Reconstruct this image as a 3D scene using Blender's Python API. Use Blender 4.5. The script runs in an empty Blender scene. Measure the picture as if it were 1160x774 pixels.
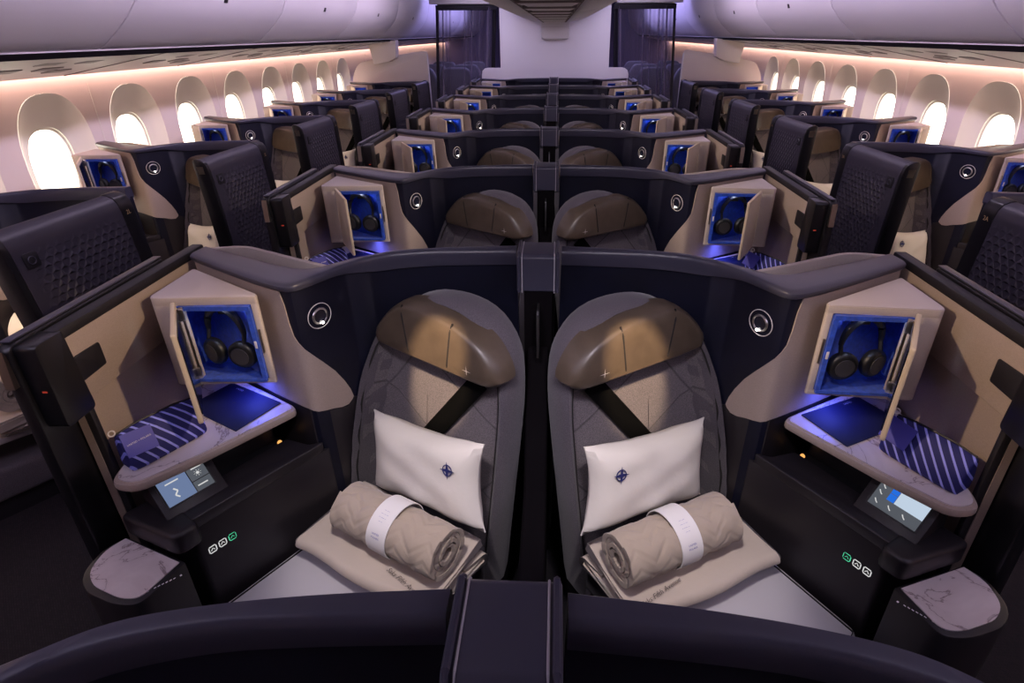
import bpy, bmesh, math, random
from mathutils import Vector, Matrix
random.seed(7)
sc = bpy.context.scene
COL = sc.collection
V = Vector
rad = math.radians

# ------------------------------------------------------------------ camera
CAMX, CAMZ = 0.0429, 1.59
cd = bpy.data.cameras.new('camera'); cam = bpy.data.objects.new('camera', cd); COL.objects.link(cam)
cd.sensor_fit = 'HORIZONTAL'; cd.sensor_width = 36; cd.lens = 640 / 1160 * 36
cd.shift_x = (580 - 599.6) / 1160; cd.shift_y = -(387 - 337) / 1160
cd.clip_start = 0.02; cd.clip_end = 200
# rotation: rows are the world axes seen in the camera's right / down / forward frame
RC = ((.99894, .01440, -.04379), (.04580, -.42403, .90449), (-.00556, -.90553, -.42424))
cam.matrix_world = Matrix(((RC[0][0], -RC[0][1], -RC[0][2], CAMX), (RC[1][0], -RC[1][1], -RC[1][2], 0), (RC[2][0], -RC[2][1], -RC[2][2], CAMZ), (0, 0, 0, 1)))
sc.camera = cam
vs = sc.view_settings
vs.view_transform = 'Standard'; vs.look = 'None'; vs.gamma = 1; vs.exposure = 0.0; vs.use_curve_mapping = False

# ------------------------------------------------------------------ materials
MT = {}
def nodes(name):
    m = bpy.data.materials.new(name); m.use_nodes = True
    nt = m.node_tree
    return m, nt, nt.nodes['Principled BSDF']
def N(nt, t, **kw):
    n = nt.nodes.new(t)
    for k, v in kw.items():
        if k in n.inputs: n.inputs[k].default_value = v
        else: setattr(n, k, v)
    return n
def mat(name, col, rough=.5, metal=0, bump=None, var=None, spec=.5, coat=0, sheen=0, stretch=None):
    """bump=(scale,strength,distance); var=(scale,amount) noise colour variation"""
    m, nt, b = nodes(name)
    b.inputs['Base Color'].default_value = (*col, 1)
    b.inputs['Roughness'].default_value = rough
    b.inputs['Metallic'].default_value = metal
    b.inputs['Specular IOR Level'].default_value = spec
    b.inputs['Coat Weight'].default_value = coat
    b.inputs['Sheen Weight'].default_value = sheen
    L = nt.links.new
    tc = N(nt, 'ShaderNodeTexCoord'); src = tc.outputs['Object']
    if stretch:
        mp = N(nt, 'ShaderNodeMapping'); mp.inputs['Scale'].default_value = stretch
        L(src, mp.inputs['Vector']); src = mp.outputs['Vector']
    if bump:
        n = N(nt, 'ShaderNodeTexNoise', Scale=bump[0], Detail=4.0); L(src, n.inputs['Vector'])
        bp = N(nt, 'ShaderNodeBump', Strength=bump[1], Distance=bump[2]); L(n.outputs['Fac'], bp.inputs['Height'])
        L(bp.outputs['Normal'], b.inputs['Normal'])
    if var:
        n = N(nt, 'ShaderNodeTexNoise', Scale=var[0], Detail=5.0); L(src, n.inputs['Vector'])
        r = N(nt, 'ShaderNodeValToRGB')
        lo = tuple(c * (1 - var[1]) for c in col); hi = tuple(min(1, c * (1 + var[1])) for c in col)
        r.color_ramp.elements[0].color = (*lo, 1); r.color_ramp.elements[1].color = (*hi, 1)
        r.color_ramp.elements[0].position = .3; r.color_ramp.elements[1].position = .7
        L(n.outputs['Fac'], r.inputs['Fac']); L(r.outputs['Color'], b.inputs['Base Color'])
    MT[name] = m
    return m
def emis(name, col, strength):
    m = bpy.data.materials.new(name); m.use_nodes = True; nt = m.node_tree
    nt.nodes.remove(nt.nodes['Principled BSDF'])
    e = N(nt, 'ShaderNodeEmission', Color=(*col, 1), Strength=strength)
    nt.links.new(e.outputs[0], nt.nodes['Material Output'].inputs[0])
    MT[name] = m; return m

mat('wall_white', (.74, .66, .64), .55, bump=(400, .05, .001))
mat('bin_white', (.70, .67, .71), .42, bump=(300, .04, .001))
mat('reveal_cream', (.78, .75, .70), .55)
mat('psu_grey', (.50, .45, .48), .5)
mat('psu_dark', (.20, .17, .19), .6)
mat('dark_gap', (.004, .003, .004), .9, spec=.08)
mat('centre_white', (.88, .84, .90), .5)
mat('bulkhead', (.78, .74, .80), .6, bump=(500, .06, .001))
mat('divider_cream', (.72, .64, .62), .55, bump=(500, .06, .001))
mat('cap_charcoal', (.050, .049, .076), .34, bump=(900, .05, .0005))
mat('navy_suede', (.0022, .0028, .014), .55, bump=(350, .15, .001), sheen=.03, var=(8, .3), spec=.35)
mat('black_gloss', (.008, .008, .010), .30)
mat('black_satin', (.012, .011, .014), .5)
mat('charcoal_body', (.017, .014, .017), .42, bump=(700, .08, .0005))
mat('linen_tan', (.40, .32, .27), .6, bump=(260, .25, .0008), var=(220, .10), stretch=(1, 1, 5))
mat('linen_cream', (.58, .50, .43), .6, bump=(260, .22, .0008), var=(240, .08), stretch=(1, 1, 5))
mat('cubby_top', (.62, .55, .54), .5)
mat('door_cream', (.66, .56, .42), .5)
mat('blue_felt', (.012, .075, .55), .9, bump=(420, .3, .001), var=(90, .25), sheen=.3)
mat('mirror_dark', (.012, .014, .028), .12)
mat('metal', (.62, .60, .58), .28, metal=1)
mat('bronze', (.38, .33, .27), .35, metal=1)
mat('headphone_black', (.010, .010, .012), .42)
mat('headphone_grey', (.05, .048, .055), .5)
mat('leather_brown', (.085, .062, .043), .36, bump=(260, .14, .001), var=(30, .12))
mat('stitch', (.42, .40, .44), .7)
mat('seam_dark', (.012, .010, .010), .8)
mat('belt_black', (.003, .003, .003), .9, spec=.05, bump=(700, .2, .0005))
mat('cotton_white', (.70, .66, .60), .85, bump=(24, .25, .006))
mat('emblem_navy', (.015, .02, .13), .8)
mat('sheet_white', (.56, .54, .57), .85, bump=(30, .2, .003))
mat('quilt_beige', (.56, .48, .40), .9, bump=(26, .35, .006), sheen=.2)
def chevron():
    m, nt, b = nodes('blanket_quilted'); L = nt.links.new
    tc = N(nt, 'ShaderNodeTexCoord'); sx = N(nt, 'ShaderNodeSeparateXYZ'); L(tc.outputs['UV'], sx.inputs[0])
    def mth(op, a, c=None):
        n = N(nt, 'ShaderNodeMath', operation=op)
        for i, q in enumerate((a, c)):
            if q is None: continue
            if isinstance(q, (int, float)): n.inputs[i].default_value = q
            else: L(q, n.inputs[i])
        return n.outputs[0]
    u, v = sx.outputs[0], sx.outputs[1]
    tri = mth('ABSOLUTE', mth('SUBTRACT', mth('FRACT', mth('DIVIDE', u, .085)), .5))
    d = mth('ABSOLUTE', mth('SUBTRACT', mth('FRACT', mth('DIVIDE', mth('ADD', v, mth('MULTIPLY', tri, .075)), .042)), .5))
    r = N(nt, 'ShaderNodeValToRGB'); e = r.color_ramp.elements; r.color_ramp.interpolation = 'EASE'
    e[0].color = (0, 0, 0, 1); e[1].position = .28; e[1].color = (1, 1, 1, 1); L(d, r.inputs['Fac'])
    n = N(nt, 'ShaderNodeTexNoise', Scale=38.0, Detail=4.0); L(tc.outputs['Object'], n.inputs['Vector'])
    h = mth('ADD', r.outputs['Color'], mth('MULTIPLY', n.outputs['Fac'], .7))
    bp = N(nt, 'ShaderNodeBump', Strength=.4, Distance=.004); L(h, bp.inputs['Height']); L(bp.outputs['Normal'], b.inputs['Normal'])
    b.inputs['Base Color'].default_value = (.43, .355, .28, 1); b.inputs['Roughness'].default_value = .9; b.inputs['Sheen Weight'].default_value = .2
    MT['blanket_quilted'] = m
chevron()
mat('paper_white', (.82, .80, .78), .7)
mat('print_blue', (.12, .14, .42), .7)
mat('script_dark', (.10, .08, .07), .8)
mat('menu_navy', (.008, .012, .06), .65)
mat('tag_navy', (.045, .045, .38), .5)
mat('print_white', (.75, .74, .80), .6)
mat('gold_print', (.80, .55, .25), .4, metal=.4)
mat('ring_white', (.75, .70, .66), .5)
mat('curtain_edge', (.010, .008, .014), .8)
mat('aft_seat', (.05, .048, .055), .7)
mat('aft_monument', (.12, .11, .22), .6)
mat('white_plastic', (.72, .69, .72), .45)
emis('led_warm', (1.0, .60, .48), 14)
emis('lamp_dot', (1.0, .93, .85), 14.0)
emis('amber_dot', (1.0, .45, .12), 1.2)
emis('icon_white', (.85, .85, .85), .75)
emis('icon_green', (.10, .75, .40), .8)
emis('icon_red', (.8, .08, .05), .35)
emis('screen_slate', (.16, .22, .38), .9)
emis('screen_grey', (.10, .11, .13), .9)
emis('screen_pale', (.55, .66, .80), .95)
emis('screen_blue', (.02, .16, .75), .95)

def marble():
    m, nt, b = nodes('marble'); L = nt.links.new
    tc = N(nt, 'ShaderNodeTexCoord')
    n = N(nt, 'ShaderNodeTexNoise', Scale=5.0, Detail=7.0, Roughness=.55, Distortion=1.6); L(tc.outputs['Object'], n.inputs['Vector'])
    s = N(nt, 'ShaderNodeMath', operation='SUBTRACT'); s.inputs[1].default_value = .5; L(n.outputs['Fac'], s.inputs[0])
    a = N(nt, 'ShaderNodeMath', operation='ABSOLUTE'); L(s.outputs[0], a.inputs[0])
    r = N(nt, 'ShaderNodeValToRGB'); e = r.color_ramp.elements
    e[0].position = 0; e[0].color = (.24, .18, .19, 1); e[1].position = .012; e[1].color = (.62, .55, .56, 1)
    k = e.new(.2); k.color = (.70, .63, .64, 1)
    L(a.outputs[0], r.inputs['Fac']); L(r.outputs['Color'], b.inputs['Base Color'])
    b.inputs['Roughness'].default_value = .28
    MT['marble'] = m
marble()

def seat_fabric():
    """heathered grey cloth with diamond stitch lines, drawn in the UV plane of the cushion"""
    m, nt, b = nodes('seat_fabric'); L = nt.links.new
    tc = N(nt, 'ShaderNodeTexCoord')
    sx = N(nt, 'ShaderNodeSeparateXYZ'); L(tc.outputs['UV'], sx.inputs[0])
    def mth(op, a, c=None):
        n = N(nt, 'ShaderNodeMath', operation=op)
        for i, q in enumerate((a, c)):
            if q is None: continue
            if isinstance(q, (int, float)): n.inputs[i].default_value = q
            else: L(q, n.inputs[i])
        return n.outputs[0]
    u, v = sx.outputs[0], sx.outputs[1]
    def line(p, q, per):
        d = mth('ADD', mth('MULTIPLY', u, p), mth('MULTIPLY', v, q))
        f = mth('FRACT', mth('DIVIDE', d, per))
        return mth('ABSOLUTE', mth('SUBTRACT', f, .5))          # 0 on a line
    d = mth('MINIMUM', line(.5, .87, .19), line(.78, -.62, .20))
    r = N(nt, 'ShaderNodeValToRGB'); e = r.color_ramp.elements
    e[0].position = 0; e[0].color = (.22, .22, .22, 1); e[1].position = .022; e[1].color = (1, 1, 1, 1)
    L(d, r.inputs['Fac'])
    n = N(nt, 'ShaderNodeTexNoise', Scale=420.0, Detail=3.0); L(tc.outputs['Object'], n.inputs['Vector'])
    c = N(nt, 'ShaderNodeValToRGB'); c.color_ramp.elements[0].color = (.070, .060, .068, 1); c.color_ramp.elements[1].color = (.185, .16, .172, 1)
    c.color_ramp.elements[0].position = .3; c.color_ramp.elements[1].position = .7
    L(n.outputs['Fac'], c.inputs['Fac'])
    mx = N(nt, 'ShaderNodeMix', data_type='RGBA', blend_type='MULTIPLY'); mx.inputs['Factor'].default_value = .75
    L(c.outputs['Color'], mx.inputs[6]); L(r.outputs['Color'], mx.inputs[7]); L(mx.outputs[2], b.inputs['Base Color'])
    bp = N(nt, 'ShaderNodeBump', Strength=.5, Distance=.004); L(r.outputs['Color'], bp.inputs['Height'])
    bp2 = N(nt, 'ShaderNodeBump', Strength=.25, Distance=.0006); L(n.outputs['Fac'], bp2.inputs['Height']); L(bp.outputs['Normal'], bp2.inputs['Normal'])
    L(bp2.outputs['Normal'], b.inputs['Normal'])
    b.inputs['Roughness'].default_value = .85; b.inputs['Sheen Weight'].default_value = .2
    MT['seat_fabric'] = m
seat_fabric()
mat('seat_side', (.088, .076, .09), .85, bump=(420, .25, .0006), var=(420, .35), sheen=.2)

def stripe_fabric():
    m, nt, b = nodes('stripe_fabric'); L = nt.links.new
    tc = N(nt, 'ShaderNodeTexCoord'); sx = N(nt, 'ShaderNodeSeparateXYZ'); L(tc.outputs['UV'], sx.inputs[0])
    a = N(nt, 'ShaderNodeMath', operation='MULTIPLY'); L(sx.outputs[0], a.inputs[0]); a.inputs[1].default_value = .80
    c = N(nt, 'ShaderNodeMath', operation='MULTIPLY'); L(sx.outputs[1], c.inputs[0]); c.inputs[1].default_value = .60
    d = N(nt, 'ShaderNodeMath', operation='ADD'); L(a.outputs[0], d.inputs[0]); L(c.outputs[0], d.inputs[1])
    e = N(nt, 'ShaderNodeMath', operation='DIVIDE'); L(d.outputs[0], e.inputs[0]); e.inputs[1].default_value = .0185
    f = N(nt, 'ShaderNodeMath', operation='FRACT'); L(e.outputs[0], f.inputs[0])
    r = N(nt, 'ShaderNodeValToRGB'); r.color_ramp.interpolation = 'CONSTANT'
    el = r.color_ramp.elements; el[0].color = (.010, .012, .13, 1); el[1].position = .74; el[1].color = (.30, .33, .95, 1)
    L(f.outputs[0], r.inputs['Fac']); L(r.outputs['Color'], b.inputs['Base Color'])
    b.inputs['Roughness'].default_value = .7
    MT['stripe_fabric'] = m
stripe_fabric()

def emboss_panel():
    """charcoal moulded panel with a field of small raised triangles (UV in metres)"""
    m, nt, b = nodes('emboss_panel'); L = nt.links.new
    tc = N(nt, 'ShaderNodeTexCoord'); sx = N(nt, 'ShaderNodeSeparateXYZ'); L(tc.outputs['UV'], sx.inputs[0])
    def mth(op, a, c=None):
        n = N(nt, 'ShaderNodeMath', operation=op)
        for i, q in enumerate((a, c)):
            if q is None: continue
            if isinstance(q, (int, float)): n.inputs[i].default_value = q
            else: L(q, n.inputs[i])
        return n.outputs[0]
    u, v = sx.outputs[0], sx.outputs[1]
    P = .031
    row = mth('FLOOR', mth('DIVIDE', v, P * .8))
    uu = mth('ADD', u, mth('MULTIPLY', mth('MODULO', row, 2.0), P / 2))
    fu = mth('ABSOLUTE', mth('SUBTRACT', mth('FRACT', mth('DIVIDE', uu, P)), .5))
    fv = mth('FRACT', mth('DIVIDE', v, P * .8))
    h = mth('MINIMUM', mth('MULTIPLY', mth('SUBTRACT', .5, mth('ADD', fu, mth('MULTIPLY', fv, .5))), 2.0), mth('MULTIPLY', fv, 3.0))
    h = mth('MAXIMUM', h, 0.0)
    # fade the field out towards the panel's rim
    def win(x, lo, hi, s):
        n1 = N(nt, 'ShaderNodeMapRange'); L(x, n1.inputs[0]); n1.inputs[1].default_value = lo; n1.inputs[2].default_value = lo + s
        n2 = N(nt, 'ShaderNodeMapRange'); L(x, n2.inputs[0]); n2.inputs[1].default_value = hi; n2.inputs[2].default_value = hi - s
        return mth('MULTIPLY', n1.outputs[0], n2.outputs[0])
    k = mth('MULTIPLY', win(u, .05, .47, .08), win(v, .45, 1.02, .08))
    bp = N(nt, 'ShaderNodeBump', Strength=1.0, Distance=.008); L(mth('MULTIPLY', h, k), bp.inputs['Height'])
    L(bp.outputs['Normal'], b.inputs['Normal'])
    b.inputs['Base Color'].default_value = (.030, .027, .039, 1); b.inputs['Roughness'].default_value = .42
    MT['emboss_panel'] = m
emboss_panel()

def carpet():
    m, nt, b = nodes('carpet'); L = nt.links.new
    tc = N(nt, 'ShaderNodeTexCoord')
    w = N(nt, 'ShaderNodeTexBrick', Scale=14.0); w.inputs['Color1'].default_value = (.006, .005, .009, 1); w.inputs['Color2'].default_value = (.014, .011, .015, 1)
    w.inputs['Mortar'].default_value = (.003, .0025, .005, 1); w.inputs['Mortar Size'].default_value = .03
    mp = N(nt, 'ShaderNodeMapping'); mp.inputs['Rotation'].default_value = (0, 0, .785); mp.inputs['Scale'].default_value = (3, 3, 3)
    L(tc.outputs['Object'], mp.inputs['Vector']); L(mp.outputs['Vector'], w.inputs['Vector']); L(w.outputs['Color'], b.inputs['Base Color'])
    b.inputs['Roughness'].default_value = .95
    MT['carpet'] = m
carpet()

def sheer():
    m = bpy.data.materials.new('sheer'); m.use_nodes = True; nt = m.node_tree; L = nt.links.new
    b = nt.nodes['Principled BSDF']; b.inputs['Base Color'].default_value = (.16, .135, .22, 1); b.inputs['Roughness'].default_value = .9
    lw = N(nt, 'ShaderNodeLayerWeight', Blend=.5); mr = N(nt, 'ShaderNodeMapRange'); L(lw.outputs['Facing'], mr.inputs[0]); mr.inputs[3].default_value = .20; mr.inputs[4].default_value = 1.25
    t = N(nt, 'ShaderNodeBsdfTransparent'); mx = N(nt, 'ShaderNodeMixShader'); L(mr.outputs[0], mx.inputs[0])
    L(t.outputs[0], mx.inputs[1]); L(b.outputs[0], mx.inputs[2]); L(mx.outputs[0], nt.nodes['Material Output'].inputs[0])
    MT['sheer'] = m
    m = bpy.data.materials.new('pane'); m.use_nodes = True; nt = m.node_tree; L = nt.links.new
    nt.nodes.remove(nt.nodes['Principled BSDF'])
    t = N(nt, 'ShaderNodeBsdfTransparent'); g = N(nt, 'ShaderNodeBsdfGlossy', Roughness=.05); mx = N(nt, 'ShaderNodeMixShader'); mx.inputs[0].default_value = .06
    L(t.outputs[0], mx.inputs[1]); L(g.outputs[0], mx.inputs[2]); L(mx.outputs[0], nt.nodes['Material Output'].inputs[0])
    MT['pane'] = m
sheer()

# ------------------------------------------------------------------ mesh helpers
FIT = False    # the suite's plan is drawn in survey coordinates; this maps it onto the cabin axes
def plan_fit(p):
    return V((1.0064 * p[0] - .019 * p[2] + .0158, .0384 * p[0] + 1.0049 * p[1] + .0042 * p[2] - .0087, p[2]))
S = 1          # +1 builds the suite on the photo's left, -1 its mirror
def mir(p):
    if FIT: p = plan_fit(p)
    return V((p[0] * S, p[1], p[2]))

class MB:
    def __init__(s): s.v = []; s.f = []; s.uv = None
    def add(s, vs, fs):
        o = len(s.v); s.v += [V(p) for p in vs]; s.f += [tuple(o + i for i in f) for f in fs]; return s
    def prism(s, poly, z0, z1, fr=None):
        n = len(poly); pts = [(*p[:2], z0) for p in poly] + [(*p[:2], z1) for p in poly]
        if fr: pts = [fr(*p) for p in pts]
        return s.add(pts, [tuple(range(n)), tuple(range(n, 2 * n))] + [(i, (i + 1) % n, n + (i + 1) % n, n + i) for i in range(n)])
    def box(s, a, b, fr=None):
        return s.prism([(a[0], a[1]), (b[0], a[1]), (b[0], b[1]), (a[0], b[1])], a[2], b[2], fr)
    def loft(s, rings, closed=True, caps=True):
        n = len(rings[0]); pts = [p for r in rings for p in r]; fs = []
        for i in range(len(rings) - 1):
            for j in range(n if closed else n - 1):
                k = (j + 1) % n; fs.append((i * n + j, i * n + k, (i + 1) * n + k, (i + 1) * n + j))
        if caps: fs += [tuple(range(n)), tuple(range((len(rings) - 1) * n, len(rings) * n))]
        return s.add(pts, fs)
    def tube(s, pts, r, n=8, closed=False):
        pts = [V(p) for p in pts]; rings = []
        rr = r if isinstance(r, (list, tuple)) else [r] * len(pts)
        for i, p in enumerate(pts):
            a = pts[i - 1] if (i or closed) else p; b = pts[(i + 1) % len(pts)] if (i < len(pts) - 1 or closed) else p
            t = (b - a).normalized(); up = V((0, 0, 1)) if abs(t.z) < .9 else V((1, 0, 0))
            x = t.cross(up).normalized(); y = t.cross(x)
            rings.append([p + (x * math.cos(2 * math.pi * k / n) + y * math.sin(2 * math.pi * k / n)) * rr[i] for k in range(n)])
        if closed: rings.append(rings[0])
        return s.loft(rings, True, not closed)
    def disc(s, c, nrm, r, n=24, h=.002, r2=None):
        c = V(c); nrm = V(nrm).normalized(); x = nrm.orthogonal().normalized(); y = nrm.cross(x)
        ring = lambda R, o: [c + nrm * o + (x * math.cos(2 * math.pi * k / n) + y * math.sin(2 * math.pi * k / n)) * R for k in range(n)]
        return s.loft([ring(r, 0), ring(r if r2 is None else r2, h)])
    def torus(s, c, nrm, R, r, n=32, m=8):
        c = V(c); nrm = V(nrm).normalized(); x = nrm.orthogonal().normalized(); y = nrm.cross(x); rings = []
        for k in range(n + 1):
            a = 2 * math.pi * k / n; e = x * math.cos(a) + y * math.sin(a)
            rings.append([c + e * (R + r * math.cos(2 * math.pi * j / m)) + nrm * r * math.sin(2 * math.pi * j / m) for j in range(m)])
        return s.loft(rings, True, False)
    def build(s, name, m, parent=None, bevel=0, seg=2, ang=35, uvf=None, smooth=True, weld=True, base=None):
        base = base if base is not None else (parent['_base'] if parent is not None and '_base' in parent else (0, 0, 0))
        me = bpy.data.meshes.new(name); bm = bmesh.new()
        vv = [bm.verts.new(p) for p in s.v]
        for f in s.f:
            try: bm.faces.new([vv[i] for i in f])
            except ValueError: pass
        if weld: bmesh.ops.remove_doubles(bm, verts=bm.verts, dist=1e-5)
        bmesh.ops.recalc_face_normals(bm, faces=bm.faces)
        if bevel:
            ed = [e for e in bm.edges if len(e.link_faces) == 2 and e.calc_face_angle(0) > rad(ang)]
            if ed: bmesh.ops.bevel(bm, geom=ed, offset=bevel, segments=seg, profile=.5, affect='EDGES', clamp_overlap=True)
        if uvf:
            ul = bm.loops.layers.uv.new('UV')
            for f in bm.faces:
                for l in f.loops: l[ul].uv = uvf(l.vert.co)
        if FIT:
            for v in bm.verts: v.co = plan_fit(v.co)
        if S < 0:
            for v in bm.verts: v.co.x *= -1
            bmesh.ops.reverse_faces(bm, faces=bm.faces)
        for v in bm.verts: v.co -= V(base)
        bm.to_mesh(me); bm.free()
        if smooth:
            for p in me.polygons: p.use_smooth = True
            me.set_sharp_from_angle(angle=rad(38))
        me.materials.append(MT[m] if isinstance(m, str) else m)
        o = bpy.data.objects.new(name, me); COL.objects.link(o)
        if parent is not None:
            o.parent = parent; o['_base'] = base
        else:
            o['_base'] = (0, 0, 0)
        return o

def tag(o, label=None, cat=None, group=None, kind=None):
    if label: o['label'] = label
    if cat: o['category'] = cat
    if group: o['group'] = group
    if kind: o['kind'] = kind
    return o
def thing(name, base, label='', cat='', group=None):
    b = mir(base)
    o = bpy.data.objects.new(name, None); COL.objects.link(o); o.location = b; o['_base'] = tuple(b)
    o.empty_display_size = .05
    return tag(o, label, cat, group)
def rpoly(pts, r, n=4):
    """round the corners of a polygon"""
    out = []; m = len(pts)
    for i in range(m):
        a, b, c = V(pts[i - 1][:2]), V(pts[i][:2]), V(pts[(i + 1) % m][:2])
        rr = r[i] if isinstance(r, (list, tuple)) else r
        if rr <= 0: out.append(tuple(b)); continue
        d1 = (a - b); d2 = (c - b); k = min(rr, d1.length * .45, d2.length * .45)
        p = b + d1.normalized() * k; q = b + d2.normalized() * k
        for j in range(n + 1):
            t = j / n; out.append(tuple(p * (1 - t) ** 2 + b * 2 * t * (1 - t) + q * t * t))
    return out
def catmull(P, n):
    P = [V(p) for p in P]; P = [P[0] * 2 - P[1]] + P + [P[-1] * 2 - P[-2]]; out = []
    for i in range(1, len(P) - 2):
        a, b, c, d = P[i - 1:i + 3]
        for k in range(12):
            t = k / 12
            out.append((b * 2 + (c - a) * t + (a * 2 - b * 5 + c * 4 - d) * t * t + (b * 3 - a - c * 3 + d) * t ** 3) * .5)
    out.append(P[-2]); L = [0]
    for i in range(1, len(out)): L.append(L[-1] + (out[i] - out[i - 1]).length)
    res = []; j = 0
    for k in range(n):
        s_ = L[-1] * k / (n - 1)
        while j < len(L) - 2 and L[j + 1] < s_: j += 1
        t = (s_ - L[j]) / max(1e-9, L[j + 1] - L[j]); res.append(out[j].lerp(out[j + 1], min(1, max(0, t))))
    return res
def text(s, size, o, x, y, name, m, parent, lift=.0006, shear=0, align='CENTER'):
    """flat lettering at o, running along x, upright along y (in the photo-left suite's coordinates; never mirrored)"""
    o0 = V(o); o = mir(o0); x, y = (mir(o0 + V(x).normalized()) - o).normalized(), (mir(o0 + V(y).normalized()) - o).normalized(); y = (y - x * x.dot(y)).normalized()
    if S < 0: x = -x
    z = x.cross(y).normalized()
    cu = bpy.data.curves.new(name, 'FONT'); cu.body = s; cu.size = size; cu.align_x = align; cu.align_y = 'CENTER'; cu.shear = shear
    cu.resolution_u = 2
    t = bpy.data.objects.new(name, cu); COL.objects.link(t)
    bpy.context.view_layer.update()
    me = bpy.data.meshes.new_from_object(t.evaluated_get(bpy.context.evaluated_depsgraph_get()))
    bpy.data.objects.remove(t); bpy.data.curves.remove(cu)
    base = V(parent['_base'])
    for v in me.vertices: v.co = o + x * v.co.x + y * v.co.y + z * lift - base
    me.materials.clear(); me.materials.append(MT[m]); me.name = name
    ob = bpy.data.objects.new(name, me); COL.objects.link(ob); ob.parent = parent; ob['_base'] = tuple(base)
    return ob
def copy_tree(o, parent=None):
    c = o.copy(); COL.objects.link(c)
    if parent is not None: c.parent = parent
    for ch in list(o.children): copy_tree(ch, c)
    return c

# seat frame: u across the seat, w in the sitter's facing direction, z up
O_ = V((-.30, 1.30, 0)); D_ = V((-.5708, -.8211, 0)); R_ = V((.8211, -.5708, 0))
def sf(u, w, z): return O_ + R_ * u + D_ * w + V((0, 0, z))
REC = .15
def sb(u, w, z): return sf(u, w - REC * (z - .4), z)      # reclined back plane

# ------------------------------------------------------------------ suite shell curves (plan)
Bc = [(-.0575, 1.479), (-.193, 1.471), (-.311, 1.457), (-.387, 1.44), (-.442, 1.41), (-.484, 1.381), (-.516, 1.352), (-.543, 1.328),
      (-.565, 1.316), (-.591, 1.316), (-.624, 1.325), (-.701, 1.362), (-.796, 1.413), (-.918, 1.479)]
Fc = [(-.0575, 1.44), (-.20, 1.437), (-.30, 1.430), (-.39, 1.408), (-.45, 1.372), (-.49, 1.325), (-.52, 1.275), (-.545, 1.235), (-.565, 1.208),
      (-.59, 1.205), (-.66, 1.239), (-.79, 1.32), (-.925, 1.409)]
NS = 81
BC = catmull([(*p, 0) for p in Bc], NS); FC = catmull([(*p, 0) for p in Fc], NS)
def inset(C, d, sgn):
    out = []
    for i, p in enumerate(C):
        t = (C[min(i + 1, len(C) - 1)] - C[max(i - 1, 0)]).normalized(); n = V((t.y, -t.x, 0))
        if n.y * sgn < 0 and i == 0: pass
        out.append((p, n))
    flip = -1 if out[0][1].y * sgn < 0 else 1
    return [p + n * flip * d for p, n in out]
FI = inset(FC, .010, 1)       # wall face, behind the lip
BI = inset(BC, .008, -1)
def Fpt(t, off=0):
    t = max(0, (t * 1.05 - .037 + .0143) / 1.0268)
    i = min(NS - 2, max(0, int(t * (NS - 1)))); k = t * (NS - 1) - i
    p = FI[i].lerp(FI[i + 1], k)
    if off:
        tt = (FI[i + 1] - FI[i]).normalized(); n = V((tt.y, -tt.x, 0))
        if FI[1].x < FI[0].x and (V((FI[1] - FI[0]).to_tuple()).normalized()).x < 0: pass
        n0 = (FI[1] - FI[0]).normalized(); n0 = V((n0.y, -n0.x, 0)); n = n if n0.y < 0 else -n
        p = p + n * off
    return p
def Fnrm(t):
    a = Fpt(t, 0); b = Fpt(t, .01); return (b - a).normalized()
def patch(cols, off, th=.003):
    """solid patch laid on the shell face; cols = [(t, z_low, z_high)]"""
    rings = []
    for t, a, b in cols:
        p, q = Fpt(t, off), Fpt(t, off - th)
        K = 6
        rings.append([V((p.x, p.y, a + (b - a) * k / K)) for k in range(K + 1)] + [V((q.x, q.y, b - (b - a) * k / K)) for k in range(K + 1)])
    return MB().loft(rings)
def interp(xs, ys, x):
    if x <= xs[0]: return ys[0]
    for i in range(1, len(xs)):
        if x <= xs[i]: return ys[i - 1] + (ys[i] - ys[i - 1]) * (x - xs[i - 1]) / (xs[i] - xs[i - 1])
    return ys[-1]

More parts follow.
